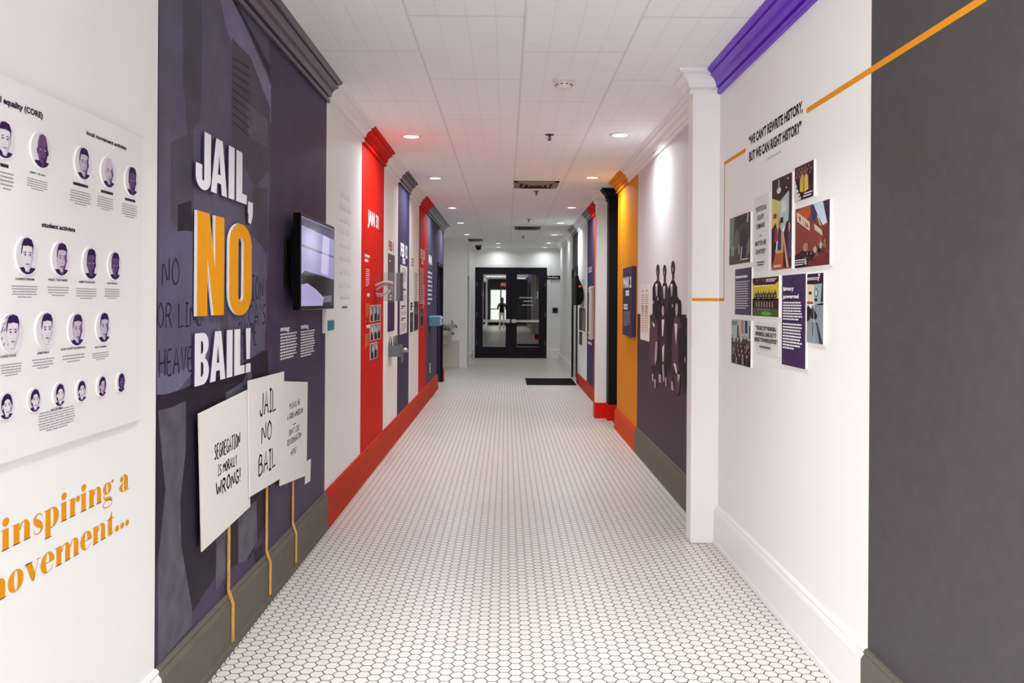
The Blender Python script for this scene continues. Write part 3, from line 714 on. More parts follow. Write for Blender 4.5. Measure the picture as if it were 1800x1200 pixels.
# --- golden fat-faced lettering below the board
def didone(fig, st, u0, v0, kx, ky, mat, d=.0008):
    T, Hh = .36, .045
    def P(x, q): return [(u0 + (x + a) * kx, v0 + b * ky) for a, b in q]
    def rect(x, a0, a1, b0, b1): fig.poly(P(x, [(a0, b0), (a1, b0), (a1, b1), (a0, b1)]), mat, d)
    def ell(x, a, b, ra, rb): fig.ell(u0 + (x + a) * kx, v0 + b * ky, ra * kx, rb * ky, mat, d)
    def cres(x, c, b, ro, rv, ri, riv, a0, a1, n=20):   # thick side crescent between outer and inner ellipse
        for i in range(n):
            t0 = a0 + (a1 - a0) * i / n; t1 = a0 + (a1 - a0) * (i + 1) / n
            fig.poly(P(x, [(c + ro*math.cos(t0), b + rv*math.sin(t0)), (c + ro*math.cos(t1), b + rv*math.sin(t1)), (c + ri*math.cos(t1), b + riv*math.sin(t1)), (c + ri*math.cos(t0), b + riv*math.sin(t0))]), mat, d)
    def stem(x, a, h=1.0, flag=True):
        rect(x, a, a + T, 0, h); rect(x, a - .08, a + T + .08, 0, Hh)
        if flag: rect(x, a - .10, a, h - Hh, h)
    def arch(x, a):     # from stem edge at a over to a right stem
        fig.poly(P(x, [(a, .62), (a + .06, .62), (a + .16, .88), (a + .27, .96), (a + .30, .9), (a + .30, 0), (a + .30 + T, 0), (a + .30 + T, .74), (a + .58, .90), (a + .46, 1.0), (a + .30, 1.02), (a + .12, .95), (a, .76)]), mat, d)
        rect(x, a + .24, a + .30 + T + .08, 0, Hh)
    x = 0
    for c in st:
        if c == 'i': stem(x, .1); ell(x, .28, 1.32, .20, .20); x += .66
        elif c == 'n': stem(x, .1); arch(x, .46); x += 1.24
        elif c == 'm': stem(x, .1); arch(x, .46); arch(x, 1.12); x += 1.90
        elif c == 'r': stem(x, .1); fig.strip(P(x, [(.46, .62), (.52, .82), (.62, .97), (.72, 1.0)]), Hh * ky, mat, d); ell(x, .72, .84, .15, .17); x += .90
        elif c == 'o': cres(x, .52, .5, .48, .53, .12, .48, 0, 2 * PI, 40); x += 1.08
        elif c == 'e':
            cres(x, .52, .5, .48, .53, .12, .48, PI * .0, PI * 1.5, 32); cres(x, .52, .5, .44, .53, .40, .49, PI * 1.5, PI * 1.85, 10)
            rect(x, .38, .98, .47, .47 + Hh); x += 1.04
        elif c == 's':
            fig.strip(P(x, [(.70, .70), (.68, .9), (.5, 1.0), (.32, .97), (.2, .82), (.26, .66), (.45, .52), (.62, .38), (.70, .22), (.60, .06), (.42, -.01), (.22, .05), (.13, .3)]),
                      [z * ky for z in (.03, .05, .06, .10, .24, .34, .38, .34, .24, .10, .06, .05, .03)], mat, d); x += .84
        elif c == 'p':
            rect(x, .1, .46, -.48, 1); rect(x, .02, .54, -.48, -.48 + Hh); rect(x, 0, .1, 1 - Hh, 1)
            cres(x, .56, .5, .50, .53, .12, .48, -PI * .62, PI * .62, 28); x += 1.16
        elif c == 'g':
            cres(x, .44, .66, .38, .35, .10, .31, 0, 2 * PI, 32); cres(x, .48, -.26, .44, .24, .38, .18, 0, 2 * PI, 32)
            fig.strip(P(x, [(.2, .36), (.12, .22), (.22, .08), (.5, .04), (.8, -.02), (.88, -.16)]), [z * ky for z in (.04, .08, .16, .2, .2, .1)], mat, d)
            fig.strip(P(x, [(.76, .88), (.84, 1.0), (.92, 1.02)]), Hh * ky, mat, d); ell(x, .95, .95, .09, .10); x += 1.08
        elif c == 'a':
            fig.poly(P(x, [(.54, 0), (.90, 0), (.90, .74), (.82, .92), (.64, 1.02), (.42, 1.02), (.24, .92), (.28, .88), (.44, .98), (.54, .9)]), mat, d)
            ell(x, .27, .78, .16, .16); cres(x, .50, .27, .46, .29, .14, .25, PI * .42, PI * 1.62, 22); fig.strip(P(x, [(.88, .03), (.98, .02), (1.04, .12)]), Hh * ky, mat, d); x += 1.08
        elif c == 'v': fig.poly(P(x, [(.04, 1), (.42, 1), (.68, .28), (.60, 0), (.46, 0)]), mat, d); fig.strip(P(x, [(.56, .02), (.90, 1)]), Hh * ky, mat, d); rect(x, -.03, .5, 1 - Hh, 1); rect(x, .74, 1.02, 1 - Hh, 1); x += 1.0
        elif c == 't':
            fig.poly(P(x, [(.16, .1), (.24, -.01), (.5, -.02), (.68, .1), (.72, .28), (.68, .28), (.60, .1), (.52, .08), (.52, 1.38), (.46, 1.38), (.34, 1.1), (.16, .98)]), mat, d); rect(x, .02, .72, 1 - Hh, 1); x += .80
        elif c == '.': ell(x, .22, .17, .19, .19); x += .50
        elif c == ' ': x += .48
    return x
def dwidth(st):
    f = Fig(fl()); return didone(f, st, 0, 0, 1, 1, GOLD)
gl = thing('wall_lettering', (-A, 2.3, .75), 'golden fat serif words inspiring a movement on the near white wall', 'lettering')
fg = Fig(fl())
ua, va = LW(4, 962); ub = LW(229, 858)[0]; v1_ = LW(228, 858)[1]; xh = LW(228, 828)[1] - v1_
k = (ub - ua) / dwidth('inspiring a'); didone(fg, 'inspiring a', ua - .1 * k, v1_, k, xh * .93, GOLD); fg.build('text_line', gl); fg = Fig(fl())
uc = LW(14, 1030)[0]; ud = LW(229, 920)[0]; v2_ = LW(229, 919.5)[1]
k2 = (ud - uc) / dwidth('ovement...'); didone(fg, 'movement...', uc - 1.96 * k2, v2_, k2, xh * .93, GOLD)
fg.build('text_line', gl)

# --- mural of protesters, one print over the charcoal wall
mu = Fig(fl(.0015)); SLT = (.5,)
def sm_(r, g, b, n=.12, s=5): return M(r, g, b, .48, noise=n, nscale=s, bump=.35, bscale=140)
m_base = sm_(74, 62, 88, .10); m_mid = sm_(92, 88, 108); m_lite = sm_(122, 118, 146); m_dark = sm_(76, 73, 86); m_black = sm_(40, 35, 48); m_sign = sm_(96, 92, 116, .08, 9); m_grey = sm_(92, 90, 100, .18, 12); m_ink = M(48, 44, 62, .6)
crz = CEIL - .136
def wp(px, py): 
    u, v = LW(px, py, .0015); return (min(max(u, y0 + .002), y1 - .003), min(max(v, .247), crz))
def mp(mat, d, *p): mu.poly([wp(a, b) for a, b in p], mat, d)
mu.rect(y0 + .001, y1 - .001, .246, crz, m_base, 0)
mp(m_mid, .0004, (281, -300), (475, -300), (474, 330), (470, 480), (440, 700), (400, 1000), (276, 1000))
mp(m_dark, .0007, (322, -300), (352, -300), (356, 60), (352, 210), (330, 240), (322, 150))
mp(m_lite, .0007, (383, -60), (412, -40), (476, 150), (476, 215), (446, 170), (415, 95), (396, 45))
mp(m_black, .0009, (404, -40), (416, -20), (475, 118), (475, 140), (440, 62))
mp(m_dark, .0008, (407, 66), (440, 100), (475, 190), (472, 300), (448, 330), (407, 250))
mp(m_grey, .0010, (432, 180), (470, 210), (470, 260), (436, 240))
mp(m_dark, .0008, (300, 250), (340, 232), (340, 400), (330, 410), (300, 390))
mp(m_black, .0009, (312, 360), (336, 352), (338, 412), (312, 412))
mp(m_dark, .0008, (444, 330), (470, 330), (470, 440), (452, 470), (440, 420))
for k in range(9):  # slatted balcony lines
    mp(m_black, .0011, (409, 100 + k * 14), (438, 118 + k * 15), (438, 121 + k * 15), (409, 103 + k * 14))
# held signs
mp(m_sign, .0012, (272, 408), (325, 405), (385, 412), (392, 640), (340, 655), (310, 688), (285, 694), (272, 694))
mp(sm_(112, 110, 136, .06, 12), .0013, (272, 655), (300, 660), (338, 640), (338, 655), (310, 688), (285, 694), (272, 694))
mp(m_sign, .0012, (414, 560), (440, 410), (466, 440), (468, 560), (464, 616), (440, 622), (414, 628))
# dark coats and gaps
mp(m_black, .0014, (272, 694), (290, 693), (320, 684), (345, 672), (400, 660), (436, 632), (470, 615), (474, 700), (474, 900), (440, 980), (380, 1010), (335, 1080), (320, 1000), (312, 880), (306, 800), (272, 800))
mp(m_grey, .0016, (276, 722), (300, 716), (326, 704), (326, 790), (316, 880), (318, 960), (337, 1070), (336, 1100), (276, 1180))
mp(m_black, .0018, (272, 700), (280, 760), (290, 860), (280, 960), (272, 1000))
mp(m_grey, .0016, (396, 690), (425, 672), (440, 640), (446, 690), (440, 720), (400, 742))
mp(m_grey, .0016, (418, 900), (450, 880), (452, 950), (432, 985), (418, 990)); mp(m_grey, .0016, (380, 940), (398, 930), (398, 1010), (378, 1040))
mp(m_black, .0018, (446, 970), (460, 955), (462, 990), (448, 1002))
mp(m_dark, .0016, (384, 470), (398, 462), (402, 640), (390, 650))
for st, a, b, base, cap in (('NO', 284, 314, 502, 452), ('OR LINE', 272, 352, 578, 533), ('HEAVE', 279, 336, 663, 616), ('TION', 434, 462, 528, 484), ("CA'S", 436, 466, 572, 534), ('SHAME', 417, 450, 610, 566)):
    u0_, v0_ = wp(a, base); u1_ = wp(b, base)[0]; hand(mu, st, u0_, u1_, v0_, wp(a, cap)[1], .008, m_ink, .0022, .03)
tag(mu.build('mural'), 'dark slate photographic mural of protesters with hand-lettered signs behind the raised slogan', 'mural')

# --- raised slogan
def raised(word, face, thick, letters, label, edge=None, edge_mat=None):
    t = thing('slogan_word', (-A, LW(letters[0][1], 500)[0], letters[0][3]), label, 'raised lettering', 'raised slogan words on the mural')
    for ch, a, b, v0_, v1_, outl in letters:
        um = (v0_ + v1_) / 2; pm = 530 - (um - EYE) * F / ly((a + b) / 2)
        u0_ = LW(a, pm)[0]; u1_ = LW(b, pm)[0]
        sp = [[(u0_ + x * (u1_ - u0_), v0_ + y * (v1_ - v0_)) for x, y in o] for o in outl]
        if edge:
            slab('letter_backing', fl(.0075), sp, .007, edge_mat, t)
            sp2 = [[(x + edge, y) for x, y in o] for o in sp]
            slab('letter_' + ch, fl(.015), sp2, .002, face, t, side_mat=face)
        else:
            slab('letter_' + ch, fl(.0075), sp, thick, face, t, side_mat=M(66, 58, 92, .5))
    return t
def arc(cx_, cy_, rx, ry_, a0, a1, n=14): return [(cx_ + rx * math.cos(a0 + (a1 - a0) * i / n), cy_ + ry_ * math.sin(a0 + (a1 - a0) * i / n)) for i in range(n + 1)]
GJ = [[(.55, 1), (1, 1), (1, .25)] + arc(.5, .22, .5, .22, 0, -PI, 18) + [(0, .42), (.42, .42), (.42, .2)] + arc(.485, .2, .065, .045, PI, 2 * PI, 8) + [(.55, .25)]]
GA = [[(0, 0), (.34, 0), (.38, .2), (.62, .2), (.66, 0), (1, 0), (.70, 1), (.30, 1)], [(.42, .36), (.58, .36), (.50, .72)]]
GI = [[(0, 0), (1, 0), (1, 1), (0, 1)]]
GL = [[(0, 0), (1, 0), (1, .19), (.56, .19), (.56, 1), (0, 1)]]
GC = [[(0, .16), (0, -.28 + .24), (.12, -.1), (.1, -.24), (.6, -.26), (.95, -.1), (1, .16)]]
GB = [[(0, 0)] + [(.55, 0)] + arc(.55, .26, .45, .26, -PI/2, PI/2 * .8, 10) + [(.78, .54)] + arc(.55, .77, .42, .23, -PI/2 * .75, PI/2, 10) + [(0, 1)], [(.42, .16), (.42, .44), (.52, .44), (.60, .38), (.60, .22), (.52, .16)], [(.42, .60), (.42, .84), (.52, .84), (.58, .78), (.58, .66), (.52, .60)]]
GN = [[(0, 0), (.35, 0), (.35, .62), (.62, 0), (1, 0), (1, 1), (.66, 1), (.66, .42), (.42, 1), (0, 1)]]
GO = [arc(.5, .76, .5, .24, 0, PI, 20) + arc(.5, .24, .5, .24, PI, 2 * PI, 20), arc(.5, .78, .13, .07, 0, PI, 10) + arc(.5, .22, .13, .07, PI, 2 * PI, 10)]
LWH = M(240, 236, 242, .4)
vt_ = LW(352.5, 231)[1]; vb_ = LW(363, 336)[1]
raised('JAIL', LWH, .008, [('j', 337, 364, vb_ - .005, vt_, GJ), ('a', 364, 393, vb_, vt_, GA), ('i', 395.5, 406, vb_, vt_, GI), ('l', 409, 428, vb_, vt_, GL), ('comma', 430, 439, vb_ - .02, vb_ + .22, GC)], 'raised white word JAIL with a comma, top of the slogan on the mural')
nt_ = LW(341, 369.6)[1]; nb_ = LW(339, 555.6)[1]
NOG = M(240, 160, 16, .4)
raised('NO', NOG, .02, [('n', 337.5, 385, nb_, nt_, GN), ('o', 395, 434.5, nb_ - .004, nt_ - .004, GO)], 'raised golden word NO with white edges, middle of the slogan on the mural', .012, M(244, 242, 246, .4))
bt_ = LW(336, 586)[1]; bb_ = LW(336, 679.3)[1]
tt = raised('BAIL', LWH, .008, [('b', 335, 360.5, bb_, bt_, GB), ('a', 362.5, 390, bb_, bt_, GA), ('i', 392, 402.5, bb_, bt_, GI), ('l', 405.5, 424, bb_, bt_, GL)], 'raised white word BAIL with exclamation mark, bottom of the slogan on the mural')
u0_ = LW(426, 620)[0]; u1_ = LW(434.5, 620)[0]; hh = bt_ - bb_
slab('exclamation_mark', fl(.0075), [[(u0_ + .15 * (u1_ - u0_), bb_ + .30 * hh), (u1_ - .15 * (u1_ - u0_), bb_ + .30 * hh), (u1_, bt_), (u0_, bt_)], [(u0_, bb_), (u1_, bb_), (u1_, bb_ + .20 * hh), (u0_, bb_ + .20 * hh)]], .008, LWH, tt, side_mat=M(66, 58, 92, .5))

# --- three placards on sticks, fixed to the wall
PAP = M(234, 231, 228, .6); MARK = M(22, 20, 22, .6)
def placard(corn, off, lines, label, stick=None, thick=.006):
    q = [LW(a, b, off + thick) for a, b in corn]
    t = thing('placard', (-A + off, sum(p[0] for p in q) / 4, min(p[1] for p in q)), label, 'placard', 'placards on the mural')
    slab('sign_board', fl(off), [q], thick, PAP, t, bev=.001)
    f = Fig(fl(off + thick))
    for st, a, b, base, cap, rise, wd in lines:
        u0_, v0_ = LW(a, base, off + thick); u1_ = LW(b, base, off + thick)[0]; v1_ = LW(a, cap, off + thick)[1]
        hand(f, st, u0_, u1_, v0_, v1_, wd, MARK, .0006, .04, rise)
    f.build('hand_lettering', t)
    if stick:
        sx, top, w_ = stick; u = LW(sx, 900, .01)[0]; vt2 = LW(sx, top, .01)[1]
        path = [(.0145, vt2), (.0145, .262), (.018, .250), (.026, .226), (.034, .205), (.034, .045)]
        m_ = MB()
        for (d0, z0), (d1, z1) in zip(path, path[1:]):
            xA, xB = -A + d0, -A + d1; th = .006
            p = [(xA, u - w_, z0), (xA, u + w_, z0), (xB, u + w_, z1), (xB, u - w_, z1)]
            pb = [(x - th, y, z) for x, y, z in p]
            m_.face(p[::-1], WOOD); m_.face(pb, WOOD)
            m_.face([p[0], p[3], pb[3], pb[0]], WOOD); m_.face([p[1], pb[1], pb[2], p[2]], WOOD)
        m_.build('stick', t)
placard([(355.5, 969), (440, 890), (438, 684), (350, 727.5)], .018, [('SEGREGATION', 377, 421, 808, 782, .0, .0085), ('IS MORALLY', 383, 416, 836, 818, .0, .0075), ('WRONG!', 380, 422, 874, 848, .0, .0105)], 'white placard lettered SEGREGATION IS MORALLY WRONG, nearest the viewer', (402, 920, .011))
placard([(439.5, 873), (497.5, 838), (499.5, 653), (437, 669.5)], .026, [('JAIL', 457, 484, 732, 692, .0, .0125), ('NO', 460, 477, 780, 745, .0, .0125), ('BAIL', 455, 483, 838, 802, .0, .0125)], 'white placard lettered JAIL NO BAIL, the middle of the three', (468.5, 848, .011))
pl3 = placard([(492.5, 853.5), (539, 835), (541, 671.5), (499, 670)], .0165, [('PLEASE BE', 509, 527, 719, 710, .0, .005), ('A GOOD AMERICAN', 505, 532, 739, 729, .0, .005), ('-', 515, 520, 748, 744, .0, .005), ("DON'T LIKE", 508, 526, 766, 756, 0, .005), ('DISCRIMINATION', 505, 529, 784, 774, 0, .005), ('HERE!', 511, 521, 801, 792, 0, .005)], 'small-lettered white placard farthest from the viewer, ending PLEASE BE A GOOD AMERICAN', (514.5, 838, .011))
q = [LW(a, b, .005) for a, b in [(536.5, 851), (545.5, 845), (546.5, 806), (538, 812)]]
c_ = slab('caption_card', fl(.001), [q], .004, PAP); tag(c_, 'small tilted white caption card at the lower corner of the farthest placard', 'card')

# --- white text blocks on the mural
for head, a, b, base, cap, pt, pb_, n, lb in (('strategy', 491.5, 508, 582, 574, 585.5, 634, 9, 'white text column headed strategy, left of two below the television'), ('training', 527.5, 541, 577.5, 570, 581, 629, 10, 'white text column headed training, right of two below the television')):
    f = Fig(fl(.0042)); u0_, v0_ = LW(a, base); u1_ = LW(b, base)[0]
    f.text(head, u0_, u1_, v0_, LW(a, cap)[1], LWH, 0, .05)
    ue = LW(b + (13.5 if head == 'strategy' else 11.5), base)[0]
    f.para(u0_, ue, LW(a, pt)[1], LW(a, pb_)[1], n, LWH, 0, 'l', .55, .12, .8, .1)
    tag(f.build('wall_text'), lb, 'lettering', 'white text blocks on the mural')

# --- television on a bracket
tvx = -A + .085
def TVP(px, py):
    x, y = unr(px, py); Y = F * tvx / x; return (Y, EYE - y * Y / F)
ta = TVP(528.5, 373); tb = TVP(588, 394); tc = TVP(528.5, 545)
yA, yB2 = ta[0], tb[0]; zA, zB = tc[1], ta[1]
tv = thing('television', (tvx - .03, (yA + yB2) / 2, zA), 'black flat television on a wall bracket at the end of the mural', 'television')
m_ = MB(); m_.box(tvx - .04, tvx, yA, yB2, zA, zB, BLACK_GLOSS, bev=.004); m_.build('housing', tv)
scr = bpy.data.materials.new('mirror_black_screen'); scr.use_nodes = True; sp_ = scr.node_tree.nodes['Principled BSDF']
sp_.inputs['Base Color'].default_value = (.05, .04, .08, 1); sp_.inputs['Specular Tint'].default_value = (.8, .78, 1, 1); sp_.inputs['Roughness'].default_value = .03; sp_.inputs['IOR'].default_value = 4.2
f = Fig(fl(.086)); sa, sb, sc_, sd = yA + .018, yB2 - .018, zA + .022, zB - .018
def screen_refl(r, g, b_): 
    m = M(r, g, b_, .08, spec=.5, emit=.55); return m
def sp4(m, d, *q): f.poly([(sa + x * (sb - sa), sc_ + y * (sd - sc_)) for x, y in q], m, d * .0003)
f.rect(sa, sb, sc_, sd, screen_refl(132, 126, 168), 0)  # glowing lavender and dark shapes paint window and ceiling reflections on the glass
sp4(screen_refl(70, 66, 88), 1, (0, .90), (1, .86), (1, .99), (0, .99)); sp4(screen_refl(86, 80, 108), 1, (0, .66), (1, .62), (1, .65), (0, .69)); sp4(screen_refl(176, 172, 206), 1, (.56, .40), (.80, .38), (.84, .86), (.62, .88))
sp4(screen_refl(26, 26, 30), 2, (0, .0), (1, 0), (1, .34), (.1, .40), (0, .36)); sp4(screen_refl(150, 142, 184), 3, (0, 0), (.62, 0), (.66, .10), (.40, .20), (.16, .26), (0, .24)); sp4(screen_refl(96, 92, 112), 3, (.66, .04), (.92, .05), (.92, .13), (.66, .12))
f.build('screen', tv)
m_ = MB(); m_.box(tvx - .07, tvx - .0405, yA + .06, yB2 - .06, zA + .07, zB - .07, BLACK, bev=.01); m_.build('rear_cover', tv)
m_ = MB(); zc = (zA + zB) / 2; m_.box(-A + .008, -A + .014, yA - .02, yA + .42, zc - .14, zc + .12, BLACK); m_.box(-A + .014, tvx - .07, yA + .08, yA + .36, zc - .05, zc + .05, BLACK); m_.build('wall_bracket', tv)

# --- handset cradle: white holder with teal front
u0_, v1_ = LW(565, 541, .0); u1_ = LW(578, 541)[0]; v0_ = LW(566, 586)[1]; um = (u0_ + u1_) / 2
hc = thing('audio_handset', (-A, um, v0_), 'white and teal rounded handset cradle below the corner of the television', 'handset')
m_ = MB(); m_.box(-A + .001, -A + .035, u0_, u1_, v0_, v1_, WHITE_PLAIN, bev=.012); m_.build('cradle', hc, True)
m_ = MB(); m_.box(-A + .012, -A + .042, u0_ + .02, u1_ - .01, v0_ + .015, v0_ + (v1_ - v0_) * .52, M(66, 132, 150, .4), bev=.010); m_.build('front_cover', hc, True)

# --- pencil-grey handwritten verse on the white stripe
f = Fig(fl(.0008)); HG = M(150, 146, 150, .7)
lines = [(598, 616, 348, 331), (597, 617, 369, 352), (597, 617, 391, 376), (597, 616, 412, 397), (597, 617, 436, 420), (597, 617, 460, 443), (597, 617, 484, 470), (595, 617, 508, 493), (598, 616, 528, 515)]
rs = random.getstate(); random.seed(3)
for a, b, base, cap in lines:
    # the script is too faint to read in the photograph: joined loops of handwriting, no words
    u0_, v0_ = LW(a, base); u1_ = LW(b, base)[0]; v1_ = LW(a, cap)[1]; h = (v1_ - v0_); x = u0_
    nw = random.choice((2, 3, 3, 4)); wd = (u1_ - u0_) / nw
    for w_ in range(nw):
        P_ = []; e = x + wd * .84; n = random.randint(9, 14)
        for i in range(n): P_.append((x + (e - x) * i / n, v0_ + h * (.15 if i % 2 else random.choice((.45, .5, .95)))))
        f.strip(P_, .0035, HG, 0); x += wd
f.para(LW(601, 540)[0], LW(611, 540)[0], LW(601, 537.5)[1], LW(601, 542.5)[1], 1, M(96, 92, 96, .6), 0, last=1, fill=.7)
random.setstate(rs)
tag(f.build('wall_text'), 'faint grey handwritten verse down the white stripe between television and red stripe', 'lettering')

# --- red stripe
f = Fig(fl(.0008))
lt(646.5, 665.5, 391, 367, 'JAN 31', LWH, .045, 0, f, 0)
tag(f.build('wall_text'), 'white date JAN 31 near the top of the red stripe', 'lettering')
f = Fig(fl(.0008))
a_ = LW(641, 448); b_ = LW(651, 448)[0]; f.para(a_[0], b_, LW(641, 444)[1], LW(641, 461)[1], 2, LWH, 0, last=.7)
f.para(LW(643, 470)[0], LW(650, 470)[0], LW(642, 471)[1], LW(642, 503)[1], 9, PINK_LINE, 0, fill=.4)
f.para(LW(645, 518)[0], LW(650, 518)[0], LW(645, 515)[1], LW(645, 521)[1], 1, LWH, 0, last=1, fill=.9)
f.para(LW(643, 535)[0], LW(649, 535)[0], LW(643, 533)[1], LW(643, 557)[1], 7, M(226, 160, 110, .5), 0, fill=.4)
f.para(LW(644, 575)[0], LW(650, 575)[0], LW(644, 571)[1], LW(644, 577)[1], 1, LWH, 0, last=1, fill=.9)
f.para(LW(641, 588)[0], LW(649, 588)[0], LW(641, 587)[1], LW(641, 613)[1], 8, M(226, 160, 90, .5), 0, fill=.4)
tag(f.build('wall_text'), 'column of small white and yellow captions down the red stripe', 'lettering')
BWS = [M(225, 222, 225, .5), M(140, 134, 140, .5), M(60, 54, 62, .5), M(24, 20, 26, .5)]
def film(a, b, top, bot, n, label, off=.002):
    u0_, v1_ = LW(a, top); u1_ = LW(b, top)[0]; v0_ = LW(a, bot)[1]
    t = thing('photo_strip', (-A, (u0_ + u1_) / 2, v0_), label, 'photograph', 'black and white photo strips on the red stripe')
    m_ = MB(); m_.box(-A + .0005, -A + .004, u0_, u1_, v0_, v1_, BWS[0]); m_.build('mount', t)
    f = Fig(fl(.0045)); w_ = (u1_ - u0_) / n
    for i in range(n):
        x0_ = u0_ + i * w_ + w_ * .07; x1_ = u0_ + (i + 1) * w_ - w_ * .07; f.rect(x0_, x1_, v0_ + .03 * (v1_ - v0_), v1_ - .03 * (v1_ - v0_), BWS[1], 0)
        for k_ in range(4):
            cxx = random.uniform(x0_ + .03, x1_ - .03); hz = v0_ + (v1_ - v0_) * random.uniform(.55, .75); sz = (x1_ - x0_) * .16
            f.poly([(max(x0_, cxx - sz), v0_ + .04 * (v1_ - v0_)), (min(x1_, cxx + sz), v0_ + .04 * (v1_ - v0_)), (min(x1_, cxx + sz * .8), hz - .03), (max(x0_, cxx - sz * .8), hz - .03)], BWS[2 + k_ % 2], .0004 * (k_ + 1))
            f.ell(min(max(cxx, x0_ + .03), x1_ - .03), hz, .022, .03, BWS[k_ % 3], .0004 * (k_ + 1) + .0002, n=12)
    f.build('printed_frames', t)
film(650, 668.5, 536, 566, 3, 'top black and white photo strip on the red stripe')
film(650, 668.5, 570, 600, 3, 'middle black and white photo strip on the red stripe')
film(650, 663, 604, 633, 2, 'bottom and narrowest black and white photo strip on the red stripe')

# --- acrylic case jutting out of the wall, with a white folded leaflet inside
acr = bpy.data.materials.new('clear_acrylic'); acr.use_nodes = True; nt = acr.node_tree; nt.nodes.remove(nt.nodes['Principled BSDF'])
g1 = nt.nodes.new('ShaderNodeBsdfGlossy'); g1.inputs['Roughness'].default_value = .05; t1 = nt.nodes.new('ShaderNodeBsdfTransparent'); t1.inputs['Color'].default_value = (.94, .93, .94, 1)
ms = nt.nodes.new('ShaderNodeMixShader'); ms.inputs[0].default_value = .07; nt.links.new(t1.outputs[0], ms.inputs[1]); nt.links.new(g1.outputs[0], ms.inputs[2]); nt.links.new(ms.outputs[0], nt.nodes['Material Output'].inputs[0])
ax_ = ly(656, 500)
def AP(px, py): 
    x, y = unr(px, py); return (x * ax_ / F, EYE - y * ax_ / F)
(x1_, zt) = AP(705, 478); zb_ = AP(705, 529)[1]
case = thing('acrylic_case', (-A, ax_ + .1, zb_), 'clear acrylic display case jutting from the wall between red and white stripes', 'display case')
m_ = MB()
for bx in ((-A + .001, x1_, ax_, ax_ + .005, zb_, zt), (-A + .001, x1_, ax_ + .20, ax_ + .205, zb_, zt), (x1_ - .005, x1_, ax_ + .005, ax_ + .20, zb_, zt), (-A + .001, x1_ - .005, ax_ + .005, ax_ + .20, zb_, zb_ + .005)): m_.box(*bx, acr)
m_.build('clear_box', case)
for X_ in (x1_ - .07,):
    m_ = MB(); m_.box(X_, x1_ - .01, ax_ + .21, ax_ + .214, zb_, zt, M(110, 104, 112, .5)); m_.build('grey_back_strip', case)
lf_ = MB(); LP = M(244, 242, 244, .5)
za = AP(670, 500)[1]; xs = AP(658, 500)[0]; xe = AP(688, 500)[0]
for k_, (dz, cv) in enumerate(((.0, .03), (-.035, .05), (-.07, .04), (-.085, .02))):
    n = 10; top = []; bot = []
    for i in range(n + 1):
        s_ = i / n; x = xs + (xe - xs) * s_ * (1 - .08 * k_); z = za + dz + cv * math.sin(s_ * PI) * (.6 if k_ < 2 else -.5) + .03 * s_
        top.append((x, ax_ + .05 + .01 * k_, z)); bot.append((x, ax_ + .15, z - .02))
    for i in range(n):
        lf_.face([top[i], top[i+1], bot[i+1], bot[i]], LP)
        lf_.face([(top[i][0], top[i][1], top[i][2] - .012), (top[i+1][0], top[i+1][1], top[i+1][2] - .012), top[i+1], top[i]], M(150, 140, 146, .5) if k_ % 2 else LP)
tag(lf_.build('leaflet'), 'curled white leaflet lying inside the clear acrylic case', 'leaflet')

# --- narrow info panels on the far stripes
def panel(name, a, b, top, bot, mat, thick, label, cat, group, paint):
    off = thick; u0_, v1_ = LW(a, top, off); u1_ = LW(b, top, off)[0]; v0_ = LW(a, bot, off)[1]
    t = thing(name, (-A, (u0_ + u1_) / 2, v0_), label, cat, group)
    m_ = MB(); m_.box(-A + .0005, -A + thick, u0_, u1_, v0_, v1_, mat); m_.build('board', t)
    f = Fig(fl(thick + .0005)); paint(f, u0_, u1_, v0_, v1_); f.build('print', t)
    return t
GP = 'narrow information panels on the far left wall'
def p_grey(f, a, b, c, d):
    h = d - c; w_ = b - a; f.ell(a + w_ * .25, d - h * .09, w_ * .1, h * .012, LWH, 0, n=10)
    f.rect(a + w_ * .1, b - w_ * .1, c + h * .52, c + h * .66, M(130, 120, 130, .5), 0)
    for k_ in (.46, .42): f.ell(a + w_ * .35, c + h * k_, w_ * .22, h * .012, LWH, 0, n=12)
    f.rect(a, b, c, c + h * .38, M(60, 44, 82, .5), 0)
panel('information_panel', 683, 694, 445, 583, M(98, 90, 100, .5), .006, 'narrow grey panel behind the acrylic case on the white stripe', 'information panel', GP, p_grey)
f = Fig(fl(.0008)); lt(683, 692, 438, 422, 'FEB 1', M(190, 96, 50, .5), .05, 0, f, 0); tag(f.build('wall_text'), 'brown date lettering FEB 1 on the white stripe right of the red stripe', 'lettering')
f = Fig(fl(.0008)); lt(704, 716, 448, 426, 'FEB 12', LWH, .06, 0, f, 0); f.para(LW(707.5, 456)[0], LW(712.5, 456)[0], LW(707, 452)[1], LW(707, 463)[1], 2, LWH, 0, fill=.9, last=1); tag(f.build('wall_text'), 'white date lettering at the top of the narrow violet stripe', 'lettering')
def p_white(f, a, b, c, d):
    w_ = b - a; h = d - c
    f.para(a + w_ * .2, b - w_ * .15, d - h * .03, c + h * .75, 8, GREYINK, 0)
    for t0, t1 in ((.67, .60), (.42, .36), (.24, .19)): f.para(a + w_ * .15, b - w_ * .2, c + h * t0, c + h * t1, 2, INK, 0, last=.4, fill=.7)
    for t0, t1 in ((.57, .47), (.34, .27), (.16, .04)): f.para(a + w_ * .15, b - w_ * .1, c + h * t0, c + h * t1, 4, GREYINK, 0, fill=.4)
panel('information_panel', 704, 716, 465, 588, M(224, 220, 224, .5), .006, 'white text panel on the narrow violet stripe', 'information panel', GP, p_white)
f = Fig(fl(.0008))
f.para(LW(723, 455)[0], LW(727, 455)[0], LW(723, 452)[1], LW(723, 468)[1], 3, GREYINK, 0, fill=.6, last=1)
